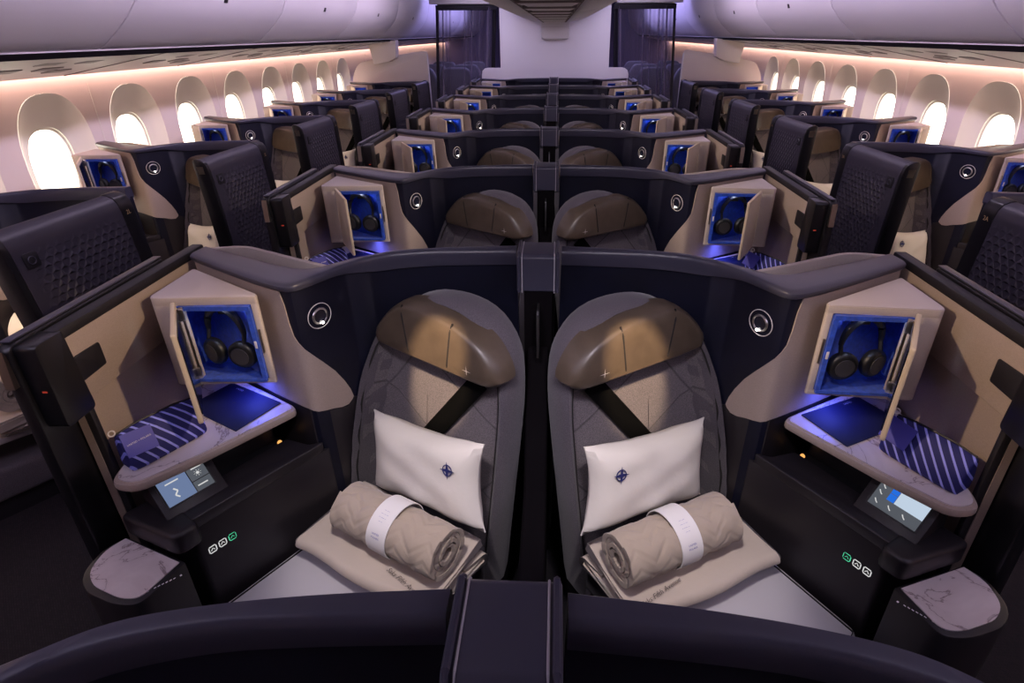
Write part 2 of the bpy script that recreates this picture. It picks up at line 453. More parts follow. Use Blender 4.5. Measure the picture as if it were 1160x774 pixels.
def lip_h(i):
    k = min(1, max(0, (i / (NS - 1) - .34) / .16)); k = k * k * (3 - 2 * k)
    return 1 - .52 * k
def make_shell():
    t = thing('suite_shell', (-.5, 1.40, 0))
    rings = []
    for i in range(NS):
        b, f = BC[i], FC[i]; e = (b - f).normalized(); e = e * min(1.0, (b - f).length / .085)
        hf = lip_h(i)
        q = lambda p, d, z: V((*(p + e * d).to_tuple()[:2], 1.0575 - (1.0575 - z) * hf))
        rings.append([q(b, -.004, 1.012), q(b, 0, 1.022), q(b, 0, 1.046), q(b, -.004, 1.053), q(b, -.010, 1.056), q(f, .022, 1.0575), q(f, .012, 1.0555), q(f, .004, 1.050), q(f, .0005, 1.044), q(f, 0, 1.036), q(f, .001, 1.026), q(f, .004, 1.018), q(f, .007, 1.012)])
    MB().loft(rings).build('cap_trim', 'cap_charcoal', t)
    zw = lambda i: 1.0575 - .0415 * lip_h(i) + .003
    rings = [[V((f.x, f.y, 0)), V((f.x, f.y, zw(i))), V((b.x, b.y, zw(i))), V((b.x, b.y, 0))] for i, (f, b) in enumerate(zip(FI, BI))]
    MB().loft(rings).build('upholstered_wall', 'navy_suede', t)
    # tan inlay on the aisle half, with the waved upper edge
    up = [(.494, .677), (.4997, .704), (.5125, .738), (.5339, .7815), (.5591, .820), (.5793, .849), (.6018, .878), (.618, .898), (.628, .915), (.634, .95), (.637, 1.0), (.645, 1.0355)]
    lo = [(.494, .676), (.5043, .664), (.5212, .659), (.561, .6775), (.6306, .700), (.6645, .7025), (.684, .705), (1, .705)]
    ts = [p[0] for p in up] + [.70, .76, .82, .88, .94, .995]
    MB().loft([r for r in patch([(a, interp(*zip(*lo), a), interp(*zip(*up), a)) for a in ts], .004).v and
               [[V(p) for p in patch([(a, interp(*zip(*lo), a), interp(*zip(*up), a))] * 2, .004).v[:14]] for a in ts]]).build('linen_inlay', 'linen_tan', t)
    los = [.47, .494, .5043, .5212, .561, .6306, .684, .76, .88, .99]
    MB().loft([[V(p) for p in patch([(a, 0.0, interp(*zip(*lo), a) - .002 if a > .49 else .66)] * 2, .003).v[:14]] for a in los]).build('lower_panel', 'charcoal_body', t)
    # reading light
    c = Fpt(.545, .002); c.z = .949; n = Fnrm(.545)
    m = MB().torus(c, n, .033, .0011)
    rl = m.build('reading_light', 'ring_white', t)
    MB().torus(c + n * .002, n, .0195, .0030).build('bezel', 'metal', rl)
    MB().disc(c, n, .019, h=.003).build('lens', 'mirror_dark', rl)
    MB().disc(c + n * .0045 + V((.002, 0, -.0175)), n, .0032, 12, .002).build('lamp', 'lamp_dot', rl)
    # cream rim of the foot bay behind the cap
    P = catmull([(-.93, 1.50, 0), (-.84, 1.512, 0), (-.76, 1.475, 0), (-.66, 1.42, 0), (-.56, 1.368, 0), (-.53, 1.352, 0)], 24)
    Q = inset(P, .014, 1)
    MB().loft([[V((a.x, a.y, .55)), V((a.x, a.y, 1.04)), V((b.x, b.y, 1.04)), V((b.x, b.y, .55))] for a, b in zip(P, Q)]).build('foot_bay_rim', 'linen_cream', t, bevel=.004)
    return t

def make_post():
    """cap over the joint of the two centre shells"""
    t = thing('divider_post', (0, 1.43, 0))
    prof = [(1.487, .93), (1.487, 1.058), (1.478, 1.066), (1.385, 1.066), (1.374, 1.058), (1.372, .965), (1.38, .96), (1.47, .93)]
    def strip(x0, x1, d, nm, m):
        MB().loft([[V((x, y + (d if y < 1.43 else -d) * -1 * (1 if y < 1.43 else 1) * 0 , z)) for y, z in prof] for x in (x0, x1)]).build(nm, m, t, bevel=.003)
    strip(-.056, .056, 0, 'strap', 'cap_charcoal')
    for x in (-.0505, .0505):
        pr = [(1.488, .95), (1.488, 1.060), (1.479, 1.0685), (1.384, 1.0685), (1.372, 1.060), (1.370, .963)]
        MB().tube([(x, y, z) for y, z in pr], .0042, 6).build('edge_bead', 'cap_charcoal', t)
        xs = x * .84
        MB().tube([(xs, y, z - .002) for y, z in pr], .0016, 5).build('stitching', 'stitch', t)
    MB().box((-.038, 1.375, 0), (.038, 1.47, .962)).build('upright', 'dark_gap', t)
    return t

def make_divider():
    t = thing('seat_divider', (0, 1.0, 0))
    MB().prism([(.50, 0), (1.37, 0), (1.37, .80), (1.30, .74), (1.12, .50), (.50, .44)], -.030, .030, lambda y, z, x: V((x, y, z))).build('panel', 'dark_gap', t, bevel=.008)
    MB().box((-.002, 1.30, .80), (.004, 1.372, .93)).build('screen_edge', 'metal', t, bevel=.001)
    return t

def make_partition():
    t = thing('aisle_partition', (-.96, 1.2, 0))
    yz = lambda y, z, x: V((x, y, z))
    MB().prism([(.985, 0), (1.495, 0), (1.495, 1.03), (.985, 1.03)], -.975, -.957, yz).build('core', 'linen_tan', t)
    MB().prism(rpoly([(.99, .885), (1.40, .885), (1.45, 1.032), (.99, 1.032)], [.004, 0, 0, .012]), -.958, -.940, yz).build('upper_panel', 'linen_tan', t, bevel=.002)
    MB().prism([(.985, 1.030), (1.50, 1.030), (1.50, 1.055), (.985, 1.055)], -.972, -.940, yz).build('top_rail', 'black_satin', t, bevel=.005)
    d = MB().prism(rpoly([(.905, .06), (1.385, .06), (1.385, 1.058), (.915, 1.058)], [.01, .01, .01, .03]), -1.008, -.980, yz).build('sliding_door', 'black_gloss', t, bevel=.006)
    MB().prism([(.93, 1.058), (1.385, 1.058), (1.385, 1.062), (.93, 1.062)], -1.004, -.984, yz).build('top_cap', 'cap_charcoal', d, bevel=.001)
    for z in (.94, .97, 1.0):
        MB().prism([(.99, z - .13), (1.34, z - .13), (1.34, z - .118), (.99, z - .118)], -1.012, -1.006, yz).build('groove', 'dark_gap', d)
    MB().prism([(.903, .97), (.915, .97), (.915, 1.04), (.910, 1.05)], -1.003, -.985, yz).build('edge_plate', 'bronze', d)
    MB().prism(rpoly([(.925, .862), (1.002, .862), (.993, 1.052), (.925, 1.052)], [.012, .012, .004, .012]), -.982, -.936, yz).build('latch_box', 'black_gloss', t, bevel=.006)
    MB().prism([(.992, 0), (1.006, 0), (1.000, .87), (.985, .87)], -.965, -.9415, yz).build('door_jamb', 'black_satin', t, bevel=.004)
    MB().prism(rpoly([(.996, .928), (1.066, .931), (1.066, .986), (.996, .988)], .006), -.942, -.9375, yz).build('pull_plate', 'black_satin', t, bevel=.003)
    MB().prism([(.9235, .949), (.9238, .949), (.9238, .953), (.9235, .953)], -.957, -.947, yz).build('lock_light', 'icon_red', t)
    return t

def make_cubby():
    t = thing('storage_cubby', (-.80, 1.28, .79))
    P1, P2, P3 = (-.902, 1.376), (-.904, 1.19), (-.653, 1.20)
    out = rpoly([P1, P2, P3, (-.655, 1.213)], [.01, .022, .022, .01], 5)
    # walls: outer prism ring with an opening in the front face
    zt, zb = 1.028, .79
    m = MB()
    m.prism(out, zt - .018, zt)
    m.prism(out, zb, zb + .012)
    m.prism(rpoly([P1, P2, (-.838, 1.1925), (-.838, 1.215), (-.880, 1.23), (-.882, 1.362)], [.01, .022, 0, 0, 0, 0], 5), zb + .012, zt - .018)
    m.prism(rpoly([(-.668, 1.1985), P3, (-.655, 1.213), (-.885, 1.371), (-.895, 1.365), (-.668, 1.206)], [0, .012, .01, 0, 0, 0], 4), zb + .012, zt - .018)
    m.build('cabinet', 'linen_cream', t, bevel=.004, ang=50)
    MB().prism([(p[0] * .985 - .0122, p[1] * .985 + .0188) for p in out], zt, zt + .0025).build('lid_panel', 'cubby_top', t, bevel=.002)
    inn = [(-.872, 1.333), (-.872, 1.235), (-.840, 1.215), (-.840, 1.196), (-.671, 1.200), (-.671, 1.204)]
    n = len(inn); z0, z1 = zb + .0135, zt - .020
    l = MB(); ins = 0
    l.add([(*p, z0) for p in inn] + [(*p, z1) for p in inn], [tuple(range(n)), tuple(range(n, 2 * n))] + [(i, (i + 1) % n, n + (i + 1) % n, n + i) for i in range(n) if i != 3])
    l.build('lining', 'blue_felt', t, smooth=False)
    fr = MB()
    fr.box((-.840, 1.188, zt - .030), (-.670, 1.196, zt - .019)); fr.box((-.840, 1.188, zb + .010), (-.670, 1.196, zb + .018))
    fr.box((-.680, 1.190, zb + .018), (-.669, 1.198, zt - .03))
    fr.build('felt_edge', 'blue_felt', t)
    # door, hinged on the aisle side and swung out
    a = V((-.832, 1.183, 0)); b = V((-.742, 1.036, 0)); e = (b - a).normalized(); nn = V((-e.y, e.x, 0))
    if nn.x < 0: nn = -nn
    df = lambda x, y, z: a + e * x + nn * y + V((0, 0, z)); Ld = (b - a).length
    d = MB().prism(rpoly([(0, zb + .002), (Ld, zb - .003), (Ld, 1.018), (0, zt - .002)], [.004, .010, .006, .004]), -.012, -.002, lambda x, z, y: df(x, y, z)).build('door', 'door_cream', t, bevel=.003)
    MB().prism(rpoly([(.012, zb + .014), (Ld - .014, zb + .012), (Ld - .012, 1.004), (.012, zt - .016)], .008), -.002, .0005, lambda x, z, y: df(x, y, z)).build('mirror', 'mirror_dark', d)
    MB().box((.0, -.003, zt - .05), (.016, .010, zt - .018), df).build('hinge', 'metal', d, bevel=.003)
    MB().box((.0, -.003, zb + .03), (.016, .010, zb + .06), df).build('hinge', 'metal', d, bevel=.003)
    MB().tube([df(.010, .006, zt - .05), df(.010, .006, zb + .06)], .003, 6).build('hinge_rod', 'bronze', d)
    MB().box((-.678, 1.1885, .895), (-.672, 1.191, .915)).build('latch', 'white_plastic', t, bevel=.001)
    MB().box((-.664, 1.194, .88), (-.660, 1.1985, .945)).build('catch_slot', 'bronze', t, bevel=.001)
    return t

def make_headphones():
    c = V((-.762, 1.2265, .905)); ax = V((-.96, .28, 0)).normalized(); fw = V((-.28, -.96, 0)).normalized()
    t = thing('headphones', tuple(c - V((0, 0, .1))))
    pts = []
    for k in range(25):
        a = math.pi * (k / 24); pts.append(c + ax * math.cos(a) * .054 + V((0, 0, .018 + math.sin(a) * .066)))
    MB().tube(pts, [.006 + .005 * math.sin(math.pi * k / 24) for k in range(25)], 8).build('headband', 'headphone_black', t)
    for s in (-1, 1):
        cc = c + ax * s * .040 + V((0, 0, -.038)) + fw * (.010 if s > 0 else .006)
        nr = (fw * 1.0 + ax * s * .18).normalized()
        m = MB(); x = nr.orthogonal().normalized(); y = nr.cross(x)
        rg = lambda R, o: [cc + nr * o + (x * math.cos(2 * math.pi * k / 24) * 1 + y * math.sin(2 * math.pi * k / 24)) * R for k in range(24)]
        m.loft([rg(.020, -.013), rg(.032, -.011), rg(.036, -.005), rg(.036, .005), rg(.032, .010), rg(.026, .0125)])
        ec = m.build('ear_cup', 'headphone_black', t)
        MB().disc(cc + nr * .0125, nr, .023, 20, .0015).build('cover', 'headphone_grey', ec)
        MB().tube([c + ax * s * .054 + V((0, 0, .02)), cc + ax * s * .012 + V((0, 0, .03))], .005, 6).build('yoke', 'headphone_black', t)
    MB().box(tuple(c + V((-.012, .006, .062))), tuple(c + V((.012, .014, .092)))).build('hook', 'black_satin', t)
    return t

def make_table():
    t = thing('side_table', (-.8, 1.2, .66))
    P = rpoly([(-.938, .995), (-.925, .945), (-.862, .934), (-.767, 1.036), (-.652, 1.180), (-.628, 1.212), (-.640, 1.230), (-.70, 1.268), (-.925, 1.405), (-.938, 1.395)], [.02, .03, .03, 0, .02, .03, .02, .01, .01, .01])
    MB().prism(P, .676, .697).build('top', 'linen_tan', t, bevel=.006)
    Q = rpoly([(-.932, 1.0), (-.918, .955), (-.866, .945), (-.774, 1.044), (-.661, 1.184), (-.639, 1.213), (-.648, 1.226), (-.70, 1.258), (-.92, 1.395), (-.932, 1.385)], [.02, .03, .03, 0, .02, .03, .02, .01, .01, .01])
    MB().prism(Q, .695, .7000).build('marble_inlay', 'marble', t)
    return t

def make_menu():
    t = thing('menu_folder', (-.8, 1.22, .7005))
    q = [(-.855, 1.330), (-.676, 1.236), (-.736, 1.118), (-.917, 1.216)]
    MB().prism(q, .7005, .7035).build('cover', 'menu_navy', t, bevel=.0008)
    ex = V((.181, -.094, 0)).normalized(); ey = V((.06, .118, 0)).normalized()
    c = V((-.80, 1.235, .7037))
    star(c, ex, ey, .012, .0015, 'star_mark', 'black_gloss', t)
    text('UNITED', .008, c - ex * .04 + ey * .045, ex, ey, 'wordmark', 'print_white', t)
    return t
def star(c, x, y, R, r, name, m, parent):
    pts = []
    for k in range(8):
        a = math.pi * k / 4; q = R if k % 2 == 0 else r; pts.append(c + x * math.cos(a) * q + y * math.sin(a) * q)
    return MB().add(pts, [tuple(range(8))]).build(name, m, parent)

def make_kit():
    t = thing('amenity_kit', (-.87, 1.06, .7))
    ex = V((.52, .854, 0)).normalized(); ey = V((.854, -.52, 0)).normalized(); o = V((-.872, 1.062, .7005))
    if S < 0: ex = -ex
    fr = lambda x, y, z: o + ex * x + ey * y + V((0, 0, z))
    rings = []; L = .084
    for k in range(13):
        x = -L + 2 * L * k / 12; e = 1 - .22 * abs(x / L) ** 6
        sec = [(.030, 0), (.037, .010), (.034, .040), (.018, .076), (.002, .092), (-.008, .094), (-.016, .087), (-.027, .055), (-.032, .02), (-.028, 0)]
        rings.append([fr(x, y * e, z * (1 - .10 * abs(x / L) ** 4)) for y, z in sec])
    def uvf(p):
        q = p - o; k = (1.07, .82) if S > 0 else (1, 1); return (q.dot(ex) * k[0], (q.z * .9 - q.dot(ey) * .8) * k[1])
    b = MB().loft(rings).build('pouch', 'stripe_fabric', t, uvf=uvf, bevel=.004, ang=60)
    MB().tube([fr(-L * .96, -.006, .087), fr(-L * .5, -.003, .0955), fr(L * .5, -.003, .0955), fr(L * .96, -.006, .087)], .0022, 6).build('zip', 'black_satin', t)
    MB().torus(fr(-L * 1.02, -.006, .094), V((.3, -.8, .5)), .0062, .0016, 16, 6).build('pull_ring', 'ring_white', t)
    # swing tag lying on the front face
    n = (ey * .82 + V((0, 0, .42))).normalized(); yy = (V((0, 0, .82)) - ey * .42).normalized()
    c = fr(-.056, .026, .068) + n * .005
    q = [c + ex * a + yy * bb for a, bb in ((-.03, -.026), (.030, -.032), (.034, .022), (-.026, .028))]
    tg = MB().add(q + [p + n * .0015 for p in q], [(0, 1, 2, 3), (4, 5, 6, 7), (0, 1, 5, 4), (1, 2, 6, 5), (2, 3, 7, 6), (3, 0, 4, 7)]).build('swing_tag', 'tag_navy', t)
    text('UNITED + POLARIS', .0058, c + n * .0018 + ex * .002, ex, yy, 'wordmark', 'print_white', tg)
    return t

def make_console():
    t = thing('side_console', (-.78, 1.1, 0))
    body = [(-.166, .215), (-.18, .575), (-.33, .60), (-.345, .58), (-.540, .30), (-.535, .283), (-.27, .275), (-.20, .262)]
    MB().prism(rpoly(body, .012), 0, .57, sf).build('base', 'charcoal_body', t, bevel=.006)
    up = [(-.315, .285), (-.315, .59), (-.34, .59), (-.530, .31), (-.525, .288)]
    MB().prism(rpoly(up, .01), .565, .6755, sf).build('upper_box', 'charcoal_body', t, bevel=.004)
    MB().prism(rpoly([(-.262, .282), (-.262, .455), (-.222, .47), (-.222, .575), (-.176, .58), (-.166, .225), (-.19, .262)], [.01, .01, .006, .01, .02, .02, .01]), .568, .598, sf).build('armrest_lid', 'charcoal_body', t, bevel=.010, seg=3)
    MB().prism([(-.315, .285), (-.315, .46), (-.258, .46), (-.258, .285)], .569, .574, sf).build('recess_tray', 'black_gloss', t)
    # screen wedge
    cs = [(-.335, .668), (-.285, .668), (-.222, .606), (-.212, .598), (-.212, .566), (-.335, .566)]
    MB().prism(cs, .462, .598, lambda u, z, w: sf(u, w, z)).build('screen_housing', 'charcoal_body', t, bevel=.004)
    ex = D_; up_ = (sf(-.285, 0, .668) - sf(-.222, 0, .606)).normalized(); n = ex.cross(up_); n = n if n.z > 0 else -n
    c = sf(-.253, .532, .637) + n * .0006
    scrn = lambda x, y, z: c + ex * x + up_ * y + n * z
    s = MB().prism(rpoly([(-.054, -.034), (.054, -.034), (.054, .034), (-.054, .034)], .004), -.002, .0012, scrn).build('touch_screen', 'black_gloss', t)
    def tile(x0, y0, x1, y1, m, nm='tile', z=.0013): return MB().prism([(x0, y0), (x1, y0), (x1, y1), (x0, y1)], z, z + .0002, scrn).build(nm, m, s)
    if S > 0:
        tile(-.010, -.031, .050, .031, 'screen_slate'); tile(-.050, -.004, -.012, .031, 'screen_grey'); tile(-.050, -.031, -.012, -.006, 'screen_grey')
        tile(.008, .018, .036, .021, 'icon_white', 'bar', .0016); tile(-.044, .022, -.022, .025, 'icon_white', 'bar', .0016); tile(-.040, -.020, -.018, -.017, 'icon_white', 'bar', .0016)
        fig = MB()
        for a, b in (((.026, .004), (.020, -.004)), ((.020, -.004), (.028, -.012)), ((.028, -.012), (.022, -.020))): fig.tube([scrn(*a, .0017), scrn(*b, .0017)], .0018, 5)
        fig.build('seat_icon', 'icon_white', s)
        su = MB().disc(scrn(-.031, .010, .0016), n, .0035, 12, .0003)
        for k in range(8):
            a = k * math.pi / 4; su.tube([scrn(-.031 + math.cos(a) * .005, .010 + math.sin(a) * .005, .0017), scrn(-.031 + math.cos(a) * .008, .010 + math.sin(a) * .008, .0017)], .0005, 4)
        su.build('sun_icon', 'icon_white', s)
    else:
        tile(-.050, -.031, .050, .031, 'screen_grey'); tile(-.010 + .002, -.004, .050, .031, 'screen_pale', 'tile', .0016)
        tile(-.024, -.004, -.009, .013, 'screen_blue', 'tile', .0016); tile(-.024, .014, -.009, .031, 'screen_blue', 'tile', .0016)
        for x, y in ((-.040, .020), (-.040, .004), (-.038, -.018), (-.010, -.018), (.020, -.018)):
            MB().tube([scrn(x - .004, y + .004, .0019), scrn(x, y - .001, .0019), scrn(x + .004, y - .004, .0019)], .0012, 5).build('seat_icon', 'icon_white', s)
    # lower front drawer nose and the marble shelf
    MB().prism(rpoly([(-.325, .56), (-.150, .56), (-.150, .615), (-.325, .655)], .02), .543, .600, sf).build('front_ledge', 'charcoal_body', t, bevel=.010, seg=3)
    sh = rpoly([(-.322, .655), (-.138, .610), (-.105, .715), (-.150, .745), (-.235, .768), (-.292, .755), (-.330, .70)], [.0, .0, .03, .03, .05, .05, .03])
    ss = MB().prism(sh, 0, .536, sf).build('side_shelf', 'black_satin', t, bevel=.006)
    mi = rpoly([(-.316, .660), (-.146, .620), (-.120, .708), (-.153, .731), (-.235, .752), (-.283, .742), (-.316, .70)], [.0, .0, .02, .03, .05, .05, .03])
    MB().prism(mi, .534, .5385, sf).build('marble_top', 'marble', ss)
    mk = MB()
    for q in (-.030, -.018, -.011, -.004, .003, .010, .017, .030):
        e = sf(-.118, .662, .5363) + (D_ * .9 - R_ * .25).normalized() * q; h = .0022 if abs(q) > .02 else .0012
        mk.add([e + D_ * i * (.0022 if h < .002 else .0018) + R_ * j * h for i, j in ((-1, -1), (1, -1), (1, 1), (-1, 1))], [(0, 1, 2, 3)])
    mk.build('marking', 'print_white', ss)
    # seat buttons on the inner face
    for k, (w, m) in enumerate(((.545, 'icon_white'), (.522, 'icon_white'), (.499, 'icon_green'))):
        cc = sf(-.1775, w, .487)
        ring = [cc + D_ * a + V((0, 0, b)) for a, b in ((-.006, -.009), (.006, -.009), (.008, -.006), (.008, .006), (.006, .009), (-.006, .009), (-.008, .006), (-.008, -.006))]
        mm = MB().tube(ring, .0012, 5, closed=True)
        mm.tube([cc + D_ * -.004 + V((0, 0, -.003)), cc + V((0, 0, .003)), cc + D_ * .004 + V((0, 0, -.003))], .001, 5)
        mm.build('control_button', m, t)
    MB().disc(sf(-.285, .292, .582), R_, .006, 12, .003).build('courtesy_light', 'amber_dot', t)
    MB().box((-.268, .372, .5745), (-.262, .385, .577), sf).build('usb_socket', 'icon_white', t)
    return t

OUT = [(-.252, .16), (-.258, .30), (-.262, .46), (-.243, .69), (-.213, .79), (-.177, .858), (-.105, .922), (-.01, .962), (.07, .970), (.145, .960), (.205, .928), (.252, .864), (.270, .75), (.268, .6), (.262, .46), (.255, .30), (.25, .16)]
OUTW = [(-.245, .16), (-.250, .30), (-.245, .46), (-.225, .69), (-.205, .84), (-.185, .915), (-.13, .962), (-.02, .975), (.07, .977), (.15, .972), (.20, .945), (.232, .88), (.238, .75), (.238, .6), (.236, .46), (.234, .30), (.23, .16)]
def front(p, gap=.012):
    """keep a point of the seat back in front of the shell wall"""
    for i in range(int(NS * .58)):
        a, b = FI[i], FI[i + 1]
        if b.x <= p.x <= a.x and p.y > a.y - gap: return V((p.x, min(a.y, b.y) - gap, p.z))
    return p
def make_seat(win=False):
    t = thing('suite_chair', (-.35, 1.15, 0))
    oc = [(p.x, p.y) for p in catmull([(*p, 0) for p in (OUTW if win else OUT)], 60)]
    cx, cz = .0, .52
    def ring(s, w, dz=0): return [front(sb(cx + (x - cx) * s, w, cz + (z - cz) * (1 - (1 - s) * .62))) for x, z in oc]
    def uvf(p):
        q = p - O_; return (q.dot(R_) + .3, p.z)
    MB().loft([ring(.92, .040), ring(.935, .050), ring(.97, .054), ring(.995, .042), ring(1.0, .02), ring(1.0, -.02), ring(.94, -.055), ring(.4, -.058), ring(.05, -.058)], True, False).build('backrest', 'seat_side', t)
    fc = [ring(s, .039 + .010 * (1 - (s / .92) ** 4)) for s in (.921, .85, .7, .5, .3, .1, .004)]
    MB().loft(fc, True, False).build('cushion_face', 'seat_fabric', t, uvf=uvf)
    MB().tube(ring(.928, .049)[4:-4], .0028, 6).build('piping', 'seam_dark', t)
    # headrest
    if win:
        ho = catmull([(-.165, .845, 0), (-.05, .838, 0), (.10, .838, 0), (.20, .842, 0), (.215, .860, 0), (.218, .93, 0), (.195, .975, 0), (.14, .988, 0), (.0, .990, 0), (-.10, .985, 0), (-.150, .965, 0), (-.168, .92, 0), (-.172, .865, 0), (-.166, .847, 0)], 56)
    else:
        ho = catmull([(-.150, .822, 0), (-.06, .819, 0), (.06, .819, 0), (.17, .819, 0), (.245, .82, 0), (.272, .832, 0), (.258, .872, 0), (.212, .918, 0), (.13, .948, 0), (.03, .957, 0), (-.05, .950, 0), (-.105, .918, 0), (-.158, .855, 0), (-.152, .826, 0)], 56)
    hcx, hcz = .055, .885
    def hr(s, w): return [front(sb(hcx + (p.x - hcx) * s, w, hcz + (p.y - hcz) * s)) for p in ho]
    h = MB().loft([hr(1.05, .030), hr(1.055, .055), hr(1.03, .080), hr(.985, .094), hr(.95, .100), hr(.88, .1035), hr(.5, .1045), hr(.1, .1045)]).build('headrest', 'leather_brown', t)
    def hs(u0, z0, u1, z1):
        MB().tube([sb(u0 + (u1 - u0) * k / 6, .1035 - (.007 if k in (0, 6) else 0), z0 + (z1 - z0) * k / 6) for k in range(7)], .0028, 6).build('seam', 'seam_dark', h)
    if not win: hs(-.048, .952, -.010, .819); hs(.132, .950, .122, .819)
    star(sb(.19, .1055, .848), R_, V((0, 0, 1)), .016, .0015, 'star_mark', 'ring_white', h)
    # belt
    a, b = sb(.195, .058, .80), sb(-.03, .055, .51); e = (b - a).normalized(); sd = e.cross(D_).normalized() * .026
    q = [a + sd, a - sd, b - sd, b + sd]
    MB().add(q + [p + D_ * .004 for p in q], [(0, 1, 2, 3), (4, 5, 6, 7), (0, 1, 5, 4), (1, 2, 6, 5), (2, 3, 7, 6), (3, 0, 4, 7)]).build('seat_belt', 'belt_black', t)
    MB().prism(rpoly([(-.155, .04), (.235, .04), (.20, .54), (-.155, .56)], .03), .17, .298, sf).build('seat_cushion', 'seat_side', t, bevel=.02, seg=3)
    MB().prism([(-.14, .03), (.20, .03), (.18, .45), (-.14, .50)], 0, .18, sf).build('seat_base', 'black_satin', t, bevel=.01)
    return t

def make_mattress():
    t = thing('mattress_pad', (-.45, .95, .30))
    P = rpoly([(-.158, .10), (.235, .10), (.17, .60), (-.085, .66), (-.085, .595), (-.160, .575)], [.03, .03, .03, .03, .0, .02])
    MB().prism(P, .300, .334, sf).build('pad', 'sheet_white', t, bevel=.012, seg=3)
    MB().tube([sf(u, w, .335) for u, w in ((-.146, .13), (-.148, .57), (-.075, .59), (-.07, .63), (.15, .585), (.215, .13))], .0022, 5).build('piping', 'seam_dark', t)
    return t

def make_pillow():
    t = thing('pillow', tuple(sf(.09, .16, .43)))
    hx, hz = .212, .111
    cen = sf(.088, .113, .557)
    ph = rad(10); X = R_ * math.cos(ph) + V((0, 0, math.sin(ph))); up = (V((0, 0, 1)) - D_ * .28).normalized(); Y = (up * math.cos(ph) - R_ * math.sin(ph)).normalized(); Z = D_ + V((0, 0, .28)); Z.normalize()
    n = 22; m = MB()
    def P(i, j, s):
        a = -1 + 2 * i / n; b = -1 + 2 * j / n
        x = a * hx * (1 - .11 * (1 - b * b)); y = b * hz * (1 - .13 * (1 - a * a))
        th = .050 * max(0, (1 - a ** 4) * (1 - b ** 4)) ** .55
        wr = .004 * math.sin(7 * a + 3 * b) * math.cos(5 * b - 2 * a) * (1 - abs(a) ** 3)
        return cen + X * x + Y * y + Z * (s * (th + .002) + wr)
    for s in (1, -1):
        m.add([P(i, j, s) for j in range(n + 1) for i in range(n + 1)], [(j * (n + 1) + i, j * (n + 1) + i + 1, (j + 1) * (n + 1) + i + 1, (j + 1) * (n + 1) + i) for j in range(n) for i in range(n)])
    rim = [(i, 0) for i in range(n)] + [(n, j) for j in range(n)] + [(i, n) for i in range(n, 0, -1)] + [(0, j) for j in range(n, 0, -1)]
    k = len(rim); m.add([P(i, j, 1) for i, j in rim] + [P(i, j, -1) for i, j in rim], [(q, (q + 1) % k, k + (q + 1) % k, k + q) for q in range(k)])
    m.build('pillow_case', 'cotton_white', t)
    # compass emblem near the upper centre-side corner
    i, j = n * .84, n * .70
    c = P(i, j, 1) + Z * .0015; n_ = (P(i + .5, j, 1) - P(i - .5, j, 1)).cross(P(i, j + .5, 1) - P(i, j - .5, 1)).normalized()
    if n_.dot(Z) < 0: n_ = -n_
    ex = X - n_ * X.dot(n_); ex.normalize(); ey = Y - n_ * Y.dot(n_) - ex * Y.dot(ex); ey.normalize()
    c = c + n_ * .002
    e = MB().torus(c, n_, .0135, .0013, 24, 5)
    for k in range(4):
        a = math.pi * k / 2; d = ex * math.cos(a) + ey * math.sin(a); p = ex * -math.sin(a) + ey * math.cos(a)
        e.add([c + n_ * .001 + q for q in (d * .023, p * .0040 + d * .004, V((0, 0, 0)), p * -.0040 + d * .004)], [(0, 1, 2, 3)])
    e.build('compass_emblem', 'emblem_navy', t)
    return t

def spiral_sheet(section, y0, y1, frame, nseg, wob):
    """extrude a closed sheet section (list of 2-D points) along an axis"""
    rings = []
    for k in range(nseg + 1):
        y = y0 + (y1 - y0) * k / nseg
        rings.append([frame(a, y + wob(i, k), b) for i, (a, b) in enumerate(section)])
    return MB().loft(rings)

def quilt_bump(p, k): return math.sin(p * k)

